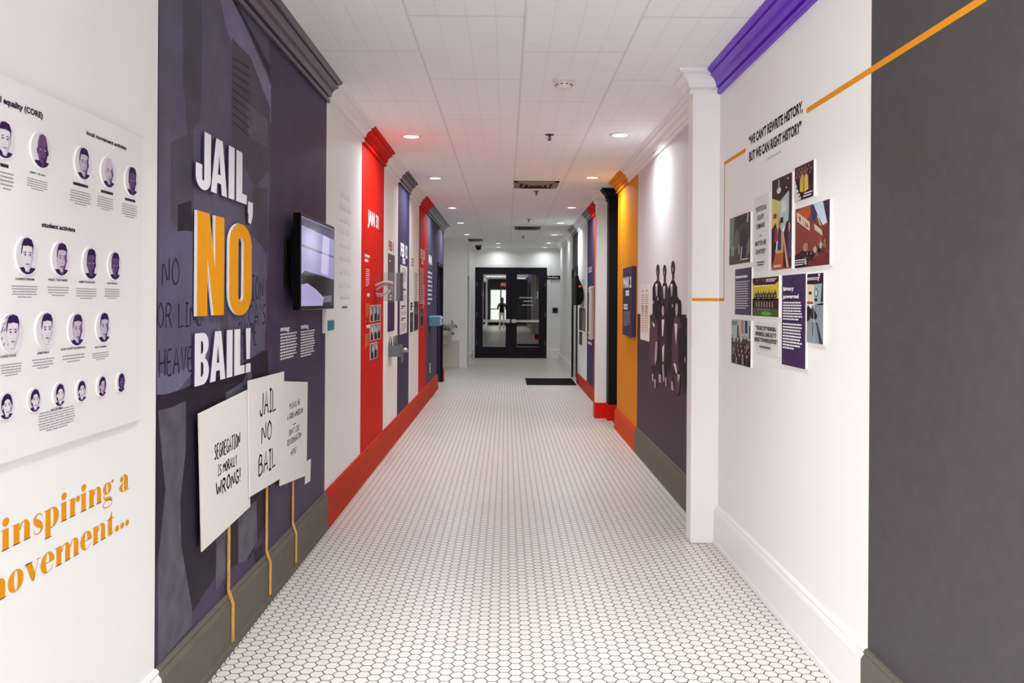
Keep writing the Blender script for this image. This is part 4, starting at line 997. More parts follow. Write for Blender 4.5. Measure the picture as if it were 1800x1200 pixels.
f.para(LW(729, 480)[0], LW(734.5, 480)[0], LW(729, 478)[1], LW(729, 528)[1], 12, GREYINK, 0, fill=.45)
f.para(LW(721.5, 535)[0], LW(725.5, 535)[0], LW(721, 531)[1], LW(721, 546)[1], 3, INK, 0, fill=.8, last=.6)
tag(f.build('wall_text'), 'small grey and black captions on the white stripe beyond the violet one', 'lettering')
def p_photo(f, a, b, c, d):
    w_ = b - a; h = d - c; f.rect(a + w_ * .06, b - w_ * .06, c + h * .03, c + h * .97, BWS[2], 0)
    for k_ in range(5): f.ell(a + w_ * (.2 + .15 * k_), c + h * (.62 + .1 * (k_ % 2)), w_ * .07, h * .06, BWS[1], .0004, n=12); f.rect(a + w_ * (.13 + .15 * k_), a + w_ * (.27 + .15 * k_), c + h * .1, c + h * (.54 + .1 * (k_ % 2)), BWS[3 - k_ % 2], .0003 + .0001 * k_)
panel('photograph_panel', 721.5, 726, 549, 584, BWS[2], .004, 'small dark photograph left of two on the white stripe beyond the violet one', 'photograph', GP, p_photo)
panel('photograph_panel', 728, 735.5, 529, 582, BWS[1], .004, 'taller grey photograph right of two on the white stripe beyond the violet one', 'photograph', GP, p_photo)
f = Fig(fl(.0008)); lt(739, 746.5, 453, 436, 'FEB 20', M(232, 190, 186, .5), .05, 0, f, 0); f.para(LW(741, 460)[0], LW(744, 460)[0], LW(741, 456)[1], LW(741, 464)[1], 2, LWH, 0, fill=.8, last=1); f.para(LW(743.5, 500)[0], LW(746.5, 500)[0], LW(743, 500)[1], LW(743, 540)[1], 10, PINK_LINE, 0, fill=.4)
tag(f.build('wall_text'), 'pale date and captions on the narrow far red stripe', 'lettering')
panel('information_panel', 738.5, 744.5, 470, 534, M(206, 150, 140, .5), .005, 'pale pink text panel on the narrow far red stripe', 'information panel', GP, lambda f, a, b, c, d: f.para(a + .02, b - .02, d - .02, c + .02, 14, M(150, 90, 86, .5), 0))
panel('photograph_panel', 738.5, 744.5, 541, 575, M(176, 120, 112, .5), .005, 'faded photograph below the pink panel on the far red stripe', 'photograph', GP, p_photo)
f = Fig(fl(.0008)); lt(753.5, 759.5, 462, 447, 'MAR', LWH, .06, 0, f, 0); f.para(LW(752, 480)[0], LW(760, 480)[0], LW(752, 474)[1], LW(752, 537)[1], 8, PINK_LINE, 0, fill=.45, ww=.2)
tag(f.build('wall_text'), 'white lettering on the last charcoal stripe before the black doorway', 'lettering')

# --- grey brochure holder
hy = ly(682.5, 607); 
def HP(px, py): 
    x, y = unr(px, py); return (x * hy / F, EYE - y * hy / F)
hx, hz1 = HP(702.5, 607); hz0 = HP(702.5, 627)[1]
HG_ = M(112, 118, 122, .4)
bh = thing('brochure_holder', (-A, hy + .12, hz0), 'grey wall-mounted brochure holder low on the white stripe', 'brochure holder')
m_ = MB(); y_ = hy; m_.box(-A + .001, hx, y_, y_ + .006, hz0, hz1, HG_); m_.box(-A + .001, hx, y_ + .234, y_ + .24, hz0, hz1, HG_); m_.box(hx - .006, hx, y_ + .006, y_ + .234, hz0, hz1, HG_); m_.box(-A + .001, hx - .006, y_ + .006, y_ + .234, hz0, hz0 + .006, HG_); m_.build('tray', bh)
for k_, (dx, lb, mt_) in enumerate(((.006, 'pale brochure at the back of the grey holder, against the wall', M(214, 210, 204, .5)), (.038, 'white brochure leaning in the middle of the grey holder', WHITE_PLAIN), (.066, 'dark-edged brochure at the front of the grey holder', M(120, 112, 104, .5)))):
    m_ = MB(); x0_ = -A + dx + .01; zz = hz0 + .01
    vs_ = [(x0_, zz), (x0_ + .006, zz), (x0_ - .014, zz + .20), (x0_ - .02, zz + .20)] if k_ else [(x0_, zz), (x0_ + .006, zz), (x0_ + .001, zz + .20), (x0_ - .005, zz + .20)]
    a_, b_ = y_ + .03, y_ + .21
    fr_ = [(x, a_, z) for x, z in vs_]; bk = [(x, b_, z) for x, z in vs_]
    m_.face(fr_, mt_); m_.face(bk[::-1], mt_)
    for i in range(4): m_.face([fr_[i], bk[i], bk[(i+1) % 4], fr_[(i+1) % 4]], mt_)
    tag(m_.build('brochure'), lb, 'brochure', 'brochures in the grey holder')
# small shelf bracket beside it
sx0 = ly(703.5, 620)
m_ = MB(); m_.box(-A + .001, -A + .07, sx0 + .02, sx0 + .22, 0.92, .935, M(150, 148, 152, .4)); m_.box(-A + .001, -A + .008, sx0 + .02, sx0 + .22, .80, .92, M(120, 118, 124, .4))
ws = thing('wall_shelf', (-A, sx0 + .12, .8), 'small grey shelf beside the brochure holder on the violet stripe', 'shelf'); m_.build('bracket', ws)
m_ = MB(); m_.lathe((-A + .04, sx0 + .12, .937), [(0, 0), (.022, 0), (.028, .012), (.02, .028), (0, .032)], WHITE_PLAIN, 20); tag(m_.build('white_lid', None, True), 'small round white lid on the grey shelf', 'lid')

# --- blue box, white outlet
by = ly(753.5, 565)
def BPx(px, py): 
    x, y = unr(px, py); return (x * by / F, EYE - y * by / F)
(bx_, bz1) = BPx(774, 555.5); bz0 = BPx(774, 573)[1]
bb = thing('blue_box', (-A, by + .3, bz0), 'light blue wall-mounted box on the last charcoal stripe', 'box')
m_ = MB(); m_.box(-A + .001, bx_, by, by + .42, bz0, bz1, M(122, 172, 196, .4), bev=.012); m_.build('body', bb)
m_ = MB(); m_.box(bx_ - .002, bx_ + .012, by + .03, by + .39, bz0 + .02, bz1 - .02, M(226, 230, 234, .4), bev=.005); fp_ = m_.build('front_plate', bb)
m_ = MB(); m_.box(bx_ + .011, bx_ + .016, by + .13, by + .28, bz0 + .04, bz1 - .04, BLACK); m_.build('slot', fp_)
oy = ly(755.5, 645); oz = LW(755.5, 655)[1]
ot = thing('outlet_plate', (-A, oy, oz), 'white outlet plate low on the last charcoal stripe', 'outlet')
m_ = MB(); m_.box(-A + .001, -A + .006, oy - .05, oy + .05, oz, oz + .15, WHITE_PLAIN, bev=.002); m_.build('plate', ot)
m_ = MB(); m_.box(-A + .006, -A + .008, oy - .018, oy + .018, oz + .025, oz + .06, M(200, 200, 200, .5)); m_.box(-A + .006, -A + .008, oy - .018, oy + .018, oz + .09, oz + .125, M(200, 200, 200, .5)); m_.build('socket', ot)

# --- drinking fountain in the alcove
fy = AY; fx0, fz1 = EW(778, 578, fy); fx1 = EW(806, 578, fy)[0]
df = thing('drinking_fountain', ((fx0 + fx1) / 2 - .1, fy - .3, .45), 'two-level stainless drinking fountain in the left alcove', 'drinking fountain')
def bubbler(x, zt, y_, w_, par):
    ST = M(196, 188, 180, .28, metal=.7)
    m_ = MB(); m_.lathe((x, y_, zt - .16), [(.02, 0), (w_ * .55, .02), (w_ * .85, .07), (w_, .12), (w_, .155), (w_ * .93, .16), (w_ * .88, .145), (w_ * .3, .125), (0, .12)], ST, 28); b = m_.build('basin', par, True)
    m_ = MB(); m_.tube([(x + w_ * .6, y_, zt - .01), (x + w_ * .6, y_, zt + .05), (x + w_ * .5, y_, zt + .075)], .011, M(90, 84, 80, .3, metal=.8)); m_.build('spout', b)
    m_ = MB(); m_.box(x - w_ * .5, x + w_ * .5, y_, fy - .001, zt - .30, zt - .10, ST, bev=.02); m_.build('housing', par)
    m_ = MB(); m_.box(x + w_ * .98, x + w_ + .03, y_ - .06, y_ + .06, zt - .09, zt - .04, M(120, 112, 84, .4)); m_.build('push_bar', b)
bubbler(-1.32, 1.0, fy - .25, .20, df); bubbler(-1.36, .86, fy - .62, .19, df)
m_ = MB(); m_.box(-1.75, -1.05, fy - .06, fy - .001, .0, .62, M(214, 206, 196, .4), bev=.01); m_.build('apron_panel', df)
# ================================================================== RIGHT WALL
def rp(px, py, off=.0): return RW(px, py, off)
# --- orange line
f = Fig(fr(.0008)); LN = M(226, 150, 28, .5)
def rstrip(p, wd): f.strip([rp(a, b) for a, b in p], wd, LN, 0)
u_, v_ = rp(1274, 286); vl = rp(1274, 526.5)[1]; un = -RW(1418, 194)[0]
f.strip([rp(1311, 263.5), (u_ , rp(1311, 263.5)[1])], .022, LN); vt = rp(1311, 263.5)[1]
f.strip([(rp(1418, 195)[0], rp(1418, 195)[1]), (-1.2, rp(1418, 195)[1])], .024, LN)
f.strip([(u_, vt + .011), (u_, vl - .009)], .014, LN)
f.strip([(u_, vl), (-PY - .0, vl)], .018, LN)
tag(f.build('accent_line'), 'thin orange line stepping across the near right wall around the quotation', 'painted line')
m_ = MB(); m_.box(1.156, 1.32, PY - .0015, PY - .0003, vl - .009, vl + .009, LN)
tag(m_.build('accent_line'), 'short level orange line on the front of the near white pilaster', 'painted line')
# --- quotation
ql = thing('wall_lettering', (B, 3.9, 2.2), 'black capital quotation about rewriting history high on the near right wall', 'lettering')
f = Fig(fr(.0008)); QI = M(38, 34, 38, .6)
def rt(px0, px1, base0, cap0, st, mat, bold=0.0, off=0.0, fig=None, d=0.0):
    u0_, v0_ = RW(px0, base0, off); u1_ = RW(px1, base0, off)[0]; v1_ = RW(px0, cap0, off)[1]
    (fig or f).text(st, u0_, u1_, v0_, v1_, mat, d, bold)
rt(1316.5, 1411, 256, 240.5, '“WE CAN’T REWRITE HISTORY,', QI, .045); f.build('text_line', ql); f = Fig(fr(.0008)); rt(1317, 1409, 284, 268, 'BUT WE CAN RIGHT HISTORY”', QI, .045)
f.build('text_line', ql); f = Fig(fr(.0008)); rt(1347, 1373, 282.5, 278, 'JUDGE JOHN HAYES', M(120, 118, 122, .7)); f.build('credit_line', ql)

# --- cluster of photo and text panels
def rpanel(name, c, label, cat, paint, base=None, thick=.012, group='photo and text panels on the near right wall'):
    # c: left px, right px, then top/bottom px at the left edge (the far end)
    a, b, tp, bt = c; u0_, v1_ = RW(a, tp, thick); u1_ = RW(b, tp, thick)[0]; v0_ = RW(a, bt, thick)[1]
    t = thing(name, (B, -(u0_ + u1_) / 2, v0_), label, cat, group)
    slab('board', fr(.001), [[(u0_, v0_), (u1_, v0_), (u1_, v1_), (u0_, v1_)]], thick - .001, base or WHITE_PLAIN, t, side_mat=WHITE_PLAIN)
    f_ = Fig(fr(thick + .0004)); W_, H_ = u1_ - u0_, v1_ - v0_; f_.W, f_.H = W_, H_
    def P(*q): return [(u0_ + x * W_, v0_ + y * H_) for x, y in q]
    def cl(x): return min(max(x, .005), .995)
    def pol(m, d, *q): f_.poly(P(*[(cl(x), cl(y)) for x, y in q]), m, d * .0002)
    def rc(m, d, x0, x1, y0_, y1_): pol(m, d, (x0, y0_), (x1, y0_), (x1, y1_), (x0, y1_))
    def el(m, d, x, y, rx, ry_): f_.poly(P(*[(cl(x + rx * math.cos(k * PI / 8)), cl(y + ry_ * math.sin(k * PI / 8))) for k in range(16)]), m, d * .0002)
    def tx(s, x0, x1, y0_, y1_, m, d=20, bold=0.0): f_.text(s, u0_ + x0 * W_, u0_ + x1 * W_, v0_ + y0_ * H_, v0_ + y1_ * H_, m, d * .0002, bold)
    def pa(x0, x1, yt, yb, n, m, d=20, **k): f_.para(u0_ + x0 * W_, u0_ + x1 * W_, v0_ + yt * H_, v0_ + yb * H_, n, m, d * .0002, **k)
    paint(pol, rc, el, tx, pa); f_.build('print', t)
    return t
def c_(r, g, b): return M(r, g, b, .4)
def person(pol, el, x, y, s, coat, skin, d):
    pol(coat, d, (x - s, y - s * 3.2), (x + s, y - s * 3.2), (x + s * .9, y - s * .9), (x + s * .3, y - s * .45), (x - s * .3, y - s * .45), (x - s * .9, y - s * .9)); el(skin, d + 1, x, y, s * .42, s * .55)
def a_dark(pol, rc, el, tx, pa):
    rc(c_(62, 58, 60), 0, 0, 1, 0, 1); pol(c_(112, 122, 112), 1, (0, .35), (.2, .4), (.25, .98), (0, .99)); pol(c_(38, 32, 36), 2, (.25, .7), (.8, .85), (.98, .99), (.3, .99))
    pol(c_(92, 94, 82), 3, (.22, .3), (.5, .35), (.48, .62), (.36, .72), (.25, .6)); pol(c_(40, 24, 40), 4, (.5, .08), (.78, .1), (.9, .5), (.75, .75), (.55, .6)); pol(c_(110, 112, 118), 5, (.82, .1), (.99, .2), (.99, .5), (.85, .4))
    pol(c_(200, 198, 196), 6, (.84, .8), (.90, .8), (.92, .99), (.86, .99)); pol(c_(190, 188, 186), 7, (.55, .06), (.6, .06), (.64, .36), (.58, .32)); rc(c_(70, 48, 42), 8, 0, .55, 0, .2)
    for x in (.12, .2, .48): pol(c_(196, 194, 196), 9, (x, .18), (x + .03, .2), (x + .04, .38), (x, .38))
    pa(.66, .93, .1, .06, 1, LWH, last=1)
rpanel('photograph_panel', (1282.7, 1319.5, 384.5, 466.5), 'dim interior photograph, leftmost of the panels on the near right wall', 'photograph', a_dark)
f = None
def a_quote1(pol, rc, el, tx, pa):
    for i, (s, w_) in enumerate((('“JUSTICE &', .34), ('EQUITY', .22), ('DEMAND', .27), ('THE', .07), ('MOTION BE', .34), ('GRANTED”', .32))):
        y = .80 - i * .115; hh = .062 if s != 'THE' else .02; tx(s, .5 - w_, .5 + w_, y, y + hh, QI, 20, .02)
    pa(.24, .76, .13, .06, 2, M(90, 88, 90, .6), last=.8, align='c')
rpanel('text_panel', (1325.5, 1352.5, 349, 477), 'thin-lettered pale panel reading justice and equity, between two photographs', 'text panel', a_quote1, M(226, 224, 226, .5), .004)
def a_tall(pol, rc, el, tx, pa):
    rc(c_(58, 40, 46), 0, 0, 1, .6, 1); pol(c_(206, 198, 118), 1, (0, .3), (.4, .4), (.42, .74), (0, .8)); pol(c_(176, 196, 200), 2, (.38, .4), (.86, .5), (.86, .82), (.42, .74)); pol(c_(216, 220, 220), 3, (.5, .6), (.72, .62), (.7, .74), (.5, .72))
    pol(c_(60, 40, 44), 4, (.84, .44), (.99, .5), (.99, .99), (.9, .88)); rc(c_(176, 84, 50), 4, 0, 1, 0, .20); pol(c_(196, 160, 110), 5, (.25, .18), (.7, .18), (.55, .42), (.4, .42))
    pol(c_(52, 22, 30), 6, (.6, .02), (.99, .02), (.99, .52), (.75, .5), (.62, .38)); pol(c_(216, 160, 120), 8, (.78, .02), (.88, .02), (.62, .40), (.56, .40)); pol(c_(34, 24, 30), 7, (0, .04), (.12, .1), (.26, .28), (.24, .52), (0, .46))
    pol(c_(170, 32, 38), 9, (.16, .3), (.32, .32), (.30, .46), (.18, .46)); person(pol, el, .42, .50, .09, c_(60, 50, 90), c_(150, 100, 80), 9); person(pol, el, .9, .44, .1, c_(80, 60, 100), c_(190, 150, 140), 9)
    el(c_(214, 216, 220), 10, .38, .86, .11, .035); pol(c_(190, 192, 196), 10, (.35, .87), (.41, .87), (.40, .97), (.36, .97)); el(LWH, 10, .82, .95, .03, .01); el(LWH, 10, .75, .86, .03, .01); rc(c_(40, 30, 26), 9, .46, .6, .5, .56); rc(c_(150, 60, 40), 9, .1, .26, .57, .62)
    pa(.16, .56, .06, .03, 2, LWH, last=1)
rpanel('photograph_panel', (1357.3, 1392.6, 317.5, 476), 'tall photograph of a diner interior with a hanging lamp', 'photograph', a_tall)
def a_march(pol, rc, el, tx, pa):
    rc(c_(52, 28, 40), 0, 0, 1, 0, 1)
    for i in range(14): person(pol, el, .1 + .06 * i, .80 + .1 * ((i * 7) % 3 - 1), .07, c_(*random.choice(((80, 40, 60), (30, 24, 34), (110, 80, 100)))), c_(170, 120, 100), 1 + i * .3)
    pol(c_(206, 170, 60), 8, (.3, .25), (.5, .22), (.52, .66), (.42, .74), (.32, .62)); pol(c_(216, 184, 90), 9, (.54, .2), (.76, .25), (.74, .62), (.62, .7), (.54, .6)); el(c_(120, 70, 50), 10, .44, .78, .06, .06); el(c_(130, 80, 60), 10, .64, .74, .06, .06)
    pol(c_(214, 212, 210), 11, (0, 0), (.36, .02), (.38, .1), (.22, .3), (.06, .62), (0, .66))
    for x, y in ((.08, .5), (.10, .36), (.16, .22), (.24, .1)): pol(BLACK, 13, (x, y), (x + .12, y + .01), (x + .12, y + .04), (x, y + .03)); pol(BLACK, 13, (x + .08, y), (x + .12, y), (x + .14, y + .1), (x + .10, y + .1))
    rc(LWH, 12, .55, .96, .14, .17); rc(LWH, 12, .5, .9, .07, .10)
rpanel('photograph_panel', (1397.2, 1430.5, 295.5, 356), 'small photograph of a man in yellow among a crowd, topmost of the cluster', 'photograph', a_march)
BRK = bpy.data.materials.new('printed_brick'); BRK.use_nodes = True
bt = BRK.node_tree.nodes.new('ShaderNodeTexBrick'); bt.inputs['Color1'].default_value = (lin(150), lin(52), lin(34), 1); bt.inputs['Color2'].default_value = (lin(118), lin(38), lin(28), 1); bt.inputs['Mortar'].default_value = (lin(96), lin(34), lin(28), 1)
bt.inputs['Scale'].default_value = 60; bt.inputs['Mortar Size'].default_value = .03
gg = BRK.node_tree.nodes.new('ShaderNodeNewGeometry'); ss = BRK.node_tree.nodes.new('ShaderNodeSeparateXYZ'); cc = BRK.node_tree.nodes.new('ShaderNodeCombineXYZ')
BRK.node_tree.links.new(gg.outputs['Position'], ss.inputs[0]); BRK.node_tree.links.new(ss.outputs[1], cc.inputs[0]); BRK.node_tree.links.new(ss.outputs[2], cc.inputs[1]); BRK.node_tree.links.new(cc.outputs[0], bt.inputs['Vector'])
BRK.node_tree.links.new(bt.outputs['Color'], BRK.node_tree.nodes['Principled BSDF'].inputs['Base Color']); BRK.node_tree.nodes['Principled BSDF'].inputs['Roughness'].default_value = .4
def a_brick(pol, rc, el, tx, pa):
    rc(BRK, 0, 0, 1, 0, 1); pol(c_(176, 84, 40), 1, (0, .95), (.45, .99), (.5, .85), (.3, .74), (.02, .86)); pol(c_(60, 52, 96), 2, (.46, .99), (.58, .99), (.68, .82), (.6, .7), (.5, .76)); pol(c_(190, 208, 222), 3, (.56, .99), (.82, .99), (.95, .64), (.82, .62), (.68, .80))
    pol(c_(48, 40, 62), 4, (.82, .99), (.99, .99), (.99, .62), (.94, .64)); pol(c_(110, 50, 40), 5, (.82, .62), (.99, .66), (.99, .2), (.82, .3)); pol(c_(44, 24, 26), 6, (0, 0), (.4, 0), (.44, .2), (.3, .3), (0, .22)); pol(c_(104, 44, 40), 6, (.4, 0), (.99, 0), (.99, .18), (.8, .22), (.5, .1))
    pol(c_(206, 190, 160), 7, (.06, .93), (.10, .93), (.46, .72), (.46, .58), (.08, .78)); pol(c_(126, 42, 30), 7.5, (.115, .88), (.43, .69), (.43, .62), (.115, .79))
    for i, (ch) in enumerate('LIBERTY'):
        x = .075 + i * .054; y = .80 - i * .028; tx(ch, x, x + (.045 if ch != 'I' else .016), y, y + (.12 if i == 0 else .095 - i * .004), c_(228, 216, 192), 9, .05)
    pol(c_(196, 180, 150), 8, (.58, .68), (.80, .55), (.82, .46), (.60, .58)); pol(c_(200, 190, 170), 8, (.66, .80), (.70, .78), (.78, .62), (.74, .64))
    for i in range(11): person(pol, el, .34 + .055 * i, .16 + .1 * (i % 3) * .4 + .018 * i, .035, c_(*random.choice(((30, 24, 30), (180, 172, 170), (70, 50, 56), (120, 96, 90)))), c_(170, 130, 110), 9 + .3 * i)
    el(c_(160, 120, 110), 8.5, .34, .33, .08, .07); pa(.03, .34, .15, .04, 3, LWH, last=.9, fill=.4)
rpanel('photograph_panel', (1398, 1459, 368, 472), 'photograph of a red brick building painted LIBERTY, widest panel of the cluster', 'photograph', a_brick)
def a_exo(pol, rc, el, tx, pa):
    tx('exonerated', .08, .80, .80, .865, LWH, 20, .06); pa(.08, .92, .74, .12, 12, M(200, 192, 206, .5), fill=.5, last=.8)
rpanel('text_panel', (1292.3, 1321.3, 473.5, 552.5), 'dark violet text panel headed exonerated, beside the yellow group photograph', 'text panel', a_exo, M(70, 58, 84, .4))
def a_group(pol, rc, el, tx, pa):
    rc(c_(62, 26, 34), 0, 0, 1, .78, 1); pol(c_(214, 196, 36), 1, (0, .42), (1, .42), (1, .88), (.86, .80), (.1, .80), (0, .88)); rc(c_(242, 240, 190), 2, .1, .84, .775, .80); rc(c_(44, 24, 30), 1, 0, 1, .2, .45); pol(c_(70, 84, 30), 2, (0, 0), (1, 0), (1, .2), (0, .22)); el(c_(96, 170, 60), 3, .55, .08, .2, .05)
    for i in range(8): person(pol, el, .14 + .105 * i, .62 + .02 * (i % 2), .055, c_(30, 26, 34), c_(150, 96, 70), 4 + .4 * i); pol(LWH, 8, (.125 + .105 * i, .50), (.155 + .105 * i, .50), (.14 + .105 * i, .58))
    rc(c_(150, 120, 130), 8, .2, .7, .17, .19); rc(c_(60, 34, 50), 7, .1, .8, .2, .34)
    for i in range(7): rc(c_(200, 190, 170), 9, .18 + .1 * i, .20 + .1 * i, .24, .38)
    el(LWH, 9, .2, .93, .012, .015); el(LWH, 9, .44, .93, .012, .015); pa(.56, .97, .955, .87, 2, LWH, last=.8)
rpanel('photograph_panel', (1322.8, 1369.3, 489, 555), 'photograph of a row of men in suits against a bright yellow room', 'photograph', a_group)
def a_hist(pol, rc, el, tx, pa):
    tx('history', .09, .56, .83, .872, LWH, 20, .06); tx('preserved', .09, .76, .745, .785, LWH, 20, .06); pa(.09, .93, .71, .50, 7, LWH, fill=.55, last=.85); pa(.09, .93, .475, .18, 9, LWH, fill=.55, last=.6)
rpanel('text_panel', (1375, 1416.5, 484.3, 640), 'tall violet text panel headed history preserved', 'text panel', a_hist, M(62, 40, 82, .4))
def a_statue(pol, rc, el, tx, pa):
    rc(c_(38, 22, 40), 0, 0, 1, .84, 1); pol(c_(216, 208, 170), 1, (0, .6), (.46, .62), (.46, .84), (0, .85)); pol(c_(150, 172, 176), 2, (.46, .55), (1, .55), (1, .85), (.46, .84)); pol(c_(136, 148, 156), 2, (0, 0), (1, 0), (1, .58), (.3, .54), (0, .3))
    pol(c_(60, 40, 40), 3, (.84, .58), (.99, .6), (.99, .88), (.92, .85)); rc(c_(150, 90, 60), 3, 0, .4, .56, .6); pol(c_(26, 22, 26), 4, (0, .3), (.2, .34), (.3, .48), (.06, .55), (0, .5)); pol(c_(34, 30, 34), 5, (.25, .36), (.6, .34), (.66, .4), (.4, .52), (.26, .46))
    pol(c_(60, 56, 66), 4, (.66, .3), (.99, 0), (.80, 0), (.56, .3)); el(c_(96, 110, 120), 5, .58, .72, .12, .07); el(c_(190, 200, 206), 6, .58, .72, .07, .045); pol(c_(40, 34, 36), 6, (.48, .6), (.66, .6), (.66, .64), (.48, .64)); rc(c_(60, 34, 30), 6, .12, .3, .7, .74)
    rc(c_(220, 222, 226), 6, .44, .46, 0, .56); rc(c_(40, 36, 44), 6, .38, .42, .1, .3); el(LWH, 8, .76, .97, .06, .02); rc(LWH, 8, .68, .74, .89, .93); pa(.08, .86, .945, .90, 2, LWH, last=.8)
rpanel('photograph_panel', (1419, 1447.8, 481.2, 602), 'pale grey-blue photograph right of the history preserved panel', 'photograph', a_statue)
def a_crowd(pol, rc, el, tx, pa):
    rc(c_(44, 26, 30), 0, 0, 1, 0, 1); pol(c_(170, 182, 168), 1, (0, .5), (1, .5), (1, .99), (0, .99)); pol(c_(90, 70, 60), 2, (0, .4), (.3, .55), (.5, .5), (.7, .6), (1, .56), (1, .4))
    pol(c_(186, 110, 108), 3, (.54, .7), (.64, .7), (.64, .99), (.54, .99)); pol(c_(40, 44, 92), 3, (.72, .72), (.84, .72), (.84, .99), (.72, .99)); pol(c_(52, 40, 40), 3, (.3, .6), (.42, .6), (.38, .88), (.33, .88)); rc(c_(60, 60, 60), 3, .92, .98, .6, .88)
    for i in range(26): person(pol, el, .06 + ((i * 37) % 90) / 100, .62 - (i // 5) * .10, .06, c_(*random.choice(((34, 20, 26), (60, 34, 40), (24, 18, 24), (120, 110, 110)))), c_(*random.choice(((160, 110, 90), (200, 170, 160), (110, 70, 56)))), 4 + .4 * i)
    pa(.04, .36, .97, .87, 4, M(110, 110, 110, .5), d=24)
rpanel('photograph_panel', (1286, 1320, 561, 637.5), 'photograph of a standing crowd under flags, lowest left of the cluster', 'photograph', a_crowd)
def a_quote2(pol, rc, el, tx, pa):
    tx('“THE ARC OF THE MORAL', .05, .95, .74, .86, QI, 20, .04); tx('UNIVERSE IS LONG, BUT IT', .03, .95, .56, .68, QI, 20, .04); tx('BENDS TOWARDS JUSTICE”', .01, .98, .38, .50, QI, 20, .04); pa(.24, .76, .28, .18, 1, M(90, 88, 90, .6), last=1)
rpanel('text_panel', (1327.5, 1368, 564, 620), 'pale panel with a black quotation about the arc of the moral universe', 'text panel', a_quote2, M(228, 226, 228, .5), .004)

# --- life-size print of seven standing and seated people
pr = Fig(fr(.001)); K1 = M(34, 22, 30, .45); K2 = M(62, 40, 52, .45); K3 = M(88, 60, 74, .45); W1 = M(228, 222, 226, .45); W2 = M(176, 160, 170, .45); FC = M(70, 54, 58, .45)
OX, OY, SCL = 1080, 440, 4.615
def q(x, y): return rp(OX + x / SCL, OY + y / SCL)
def pp(mat, d, *a): pr.poly([q(x, y) for x, y in a], mat, d * .0003)
def pe(mat, d, x, y, rx, ry_): pr.poly([q(x + rx * math.cos(k * PI / 10), y + ry_ * math.sin(k * PI / 10)) for k in range(20)], mat, d * .0003)
# white cut edge around the heads
for x, y, rx, ry_ in ((355, 168, 20, 64), (410, 172, 20, 64), (478, 148, 22, 70)): pe(W1, 0, x, y, rx, ry_)
pp(W1, 0, (306, 280), (322, 250), (345, 228), (370, 232), (392, 260), (396, 250), (430, 250), (440, 268), (466, 216), (500, 240), (518, 300), (520, 384), (548, 400), (548, 540), (585, 560), (585, 700), (300, 700))
pp(K1, 1, (310, 520), (310, 300), (325, 262), (345, 240), (372, 250), (388, 300), (392, 560), (330, 560))
pp(K2, 2, (380, 560), (384, 300), (398, 262), (425, 262), (436, 300), (440, 560)); pp(K1, 3, (436, 620), (438, 310), (452, 270), (470, 232), (490, 245), (512, 300), (516, 620))
pp(K1, 4, (300, 520), (585, 520), (585, 1010), (560, 1050), (540, 1000), (300, 960), (284, 760)); pp(K1, 5, (514, 420), (524, 400), (540, 400), (546, 440), (546, 540), (585, 570), (585, 900), (500, 900), (492, 640))
for x, y, rx, ry_ in ((355, 165, 15, 54), (410, 168, 15, 54), (478, 143, 17, 60)):
    pe(K1, 6, x, y, rx, ry_); pe(FC, 7, x + 1, y + 10, rx * .72, ry_ * .62); pp(K2, 7, (x - 7, y + 40), (x + 9, y + 40), (x + 10, y + 92), (x - 8, y + 92)); pe(W2, 8, x - 3, y + 12, rx * .2, ry_ * .3)
for x, y0_, y1_ in ((345, 270, 372), (407, 290, 392), (467, 272, 372)): pp(W1, 8, (x - 9, y0_), (x + 8, y0_), (x + 4, y1_), (x - 4, y1_)); pp(K1, 9, (x - 2, y0_ + 20), (x + 2, y0_ + 20), (x + 1, y1_), (x - 2, y1_))
for x, y in ((356, 392), (474, 448), (318, 420)): pe(W2, 9, x, y, 5, 14)
# seated row
pp(K3, 8, (288, 640), (296, 560), (318, 525), (340, 545), (352, 620), (358, 720), (345, 900), (300, 940), (284, 820)); pe(K2, 9, 322, 545, 17, 52); pe(FC, 10, 322, 552, 11, 38)
pp(W1, 10, (312, 580), (330, 600), (326, 626), (314, 600)); pp(W2, 10, (336, 740), (352, 740), (348, 880), (330, 940), (330, 860))
pp(K2, 8, (372, 760), (378, 560), (392, 520), (412, 520), (428, 600), (430, 900), (380, 920)); pe(K1, 9, 398, 470, 16, 52); pe(W2, 10, 397, 490, 10, 42); pp(W1, 10, (388, 560), (408, 560), (398, 700), (390, 690)); pp(W1, 10, (392, 790), (408, 760), (402, 900), (394, 900))
pe(K1, 9, 514, 440, 20, 62); pe(W2, 10, 508, 480, 11, 52); pp(K3, 9, (470, 700), (484, 560), (500, 520), (530, 540), (560, 640), (580, 900), (560, 1000), (470, 940)); pp(W1, 10, (492, 590), (514, 600), (504, 770), (498, 700))
pp(K1, 10, (520, 640), (585, 600), (585, 1130), (560, 1150), (520, 900)); pp(W2, 11, (572, 860), (580, 870), (580, 910), (572, 905))
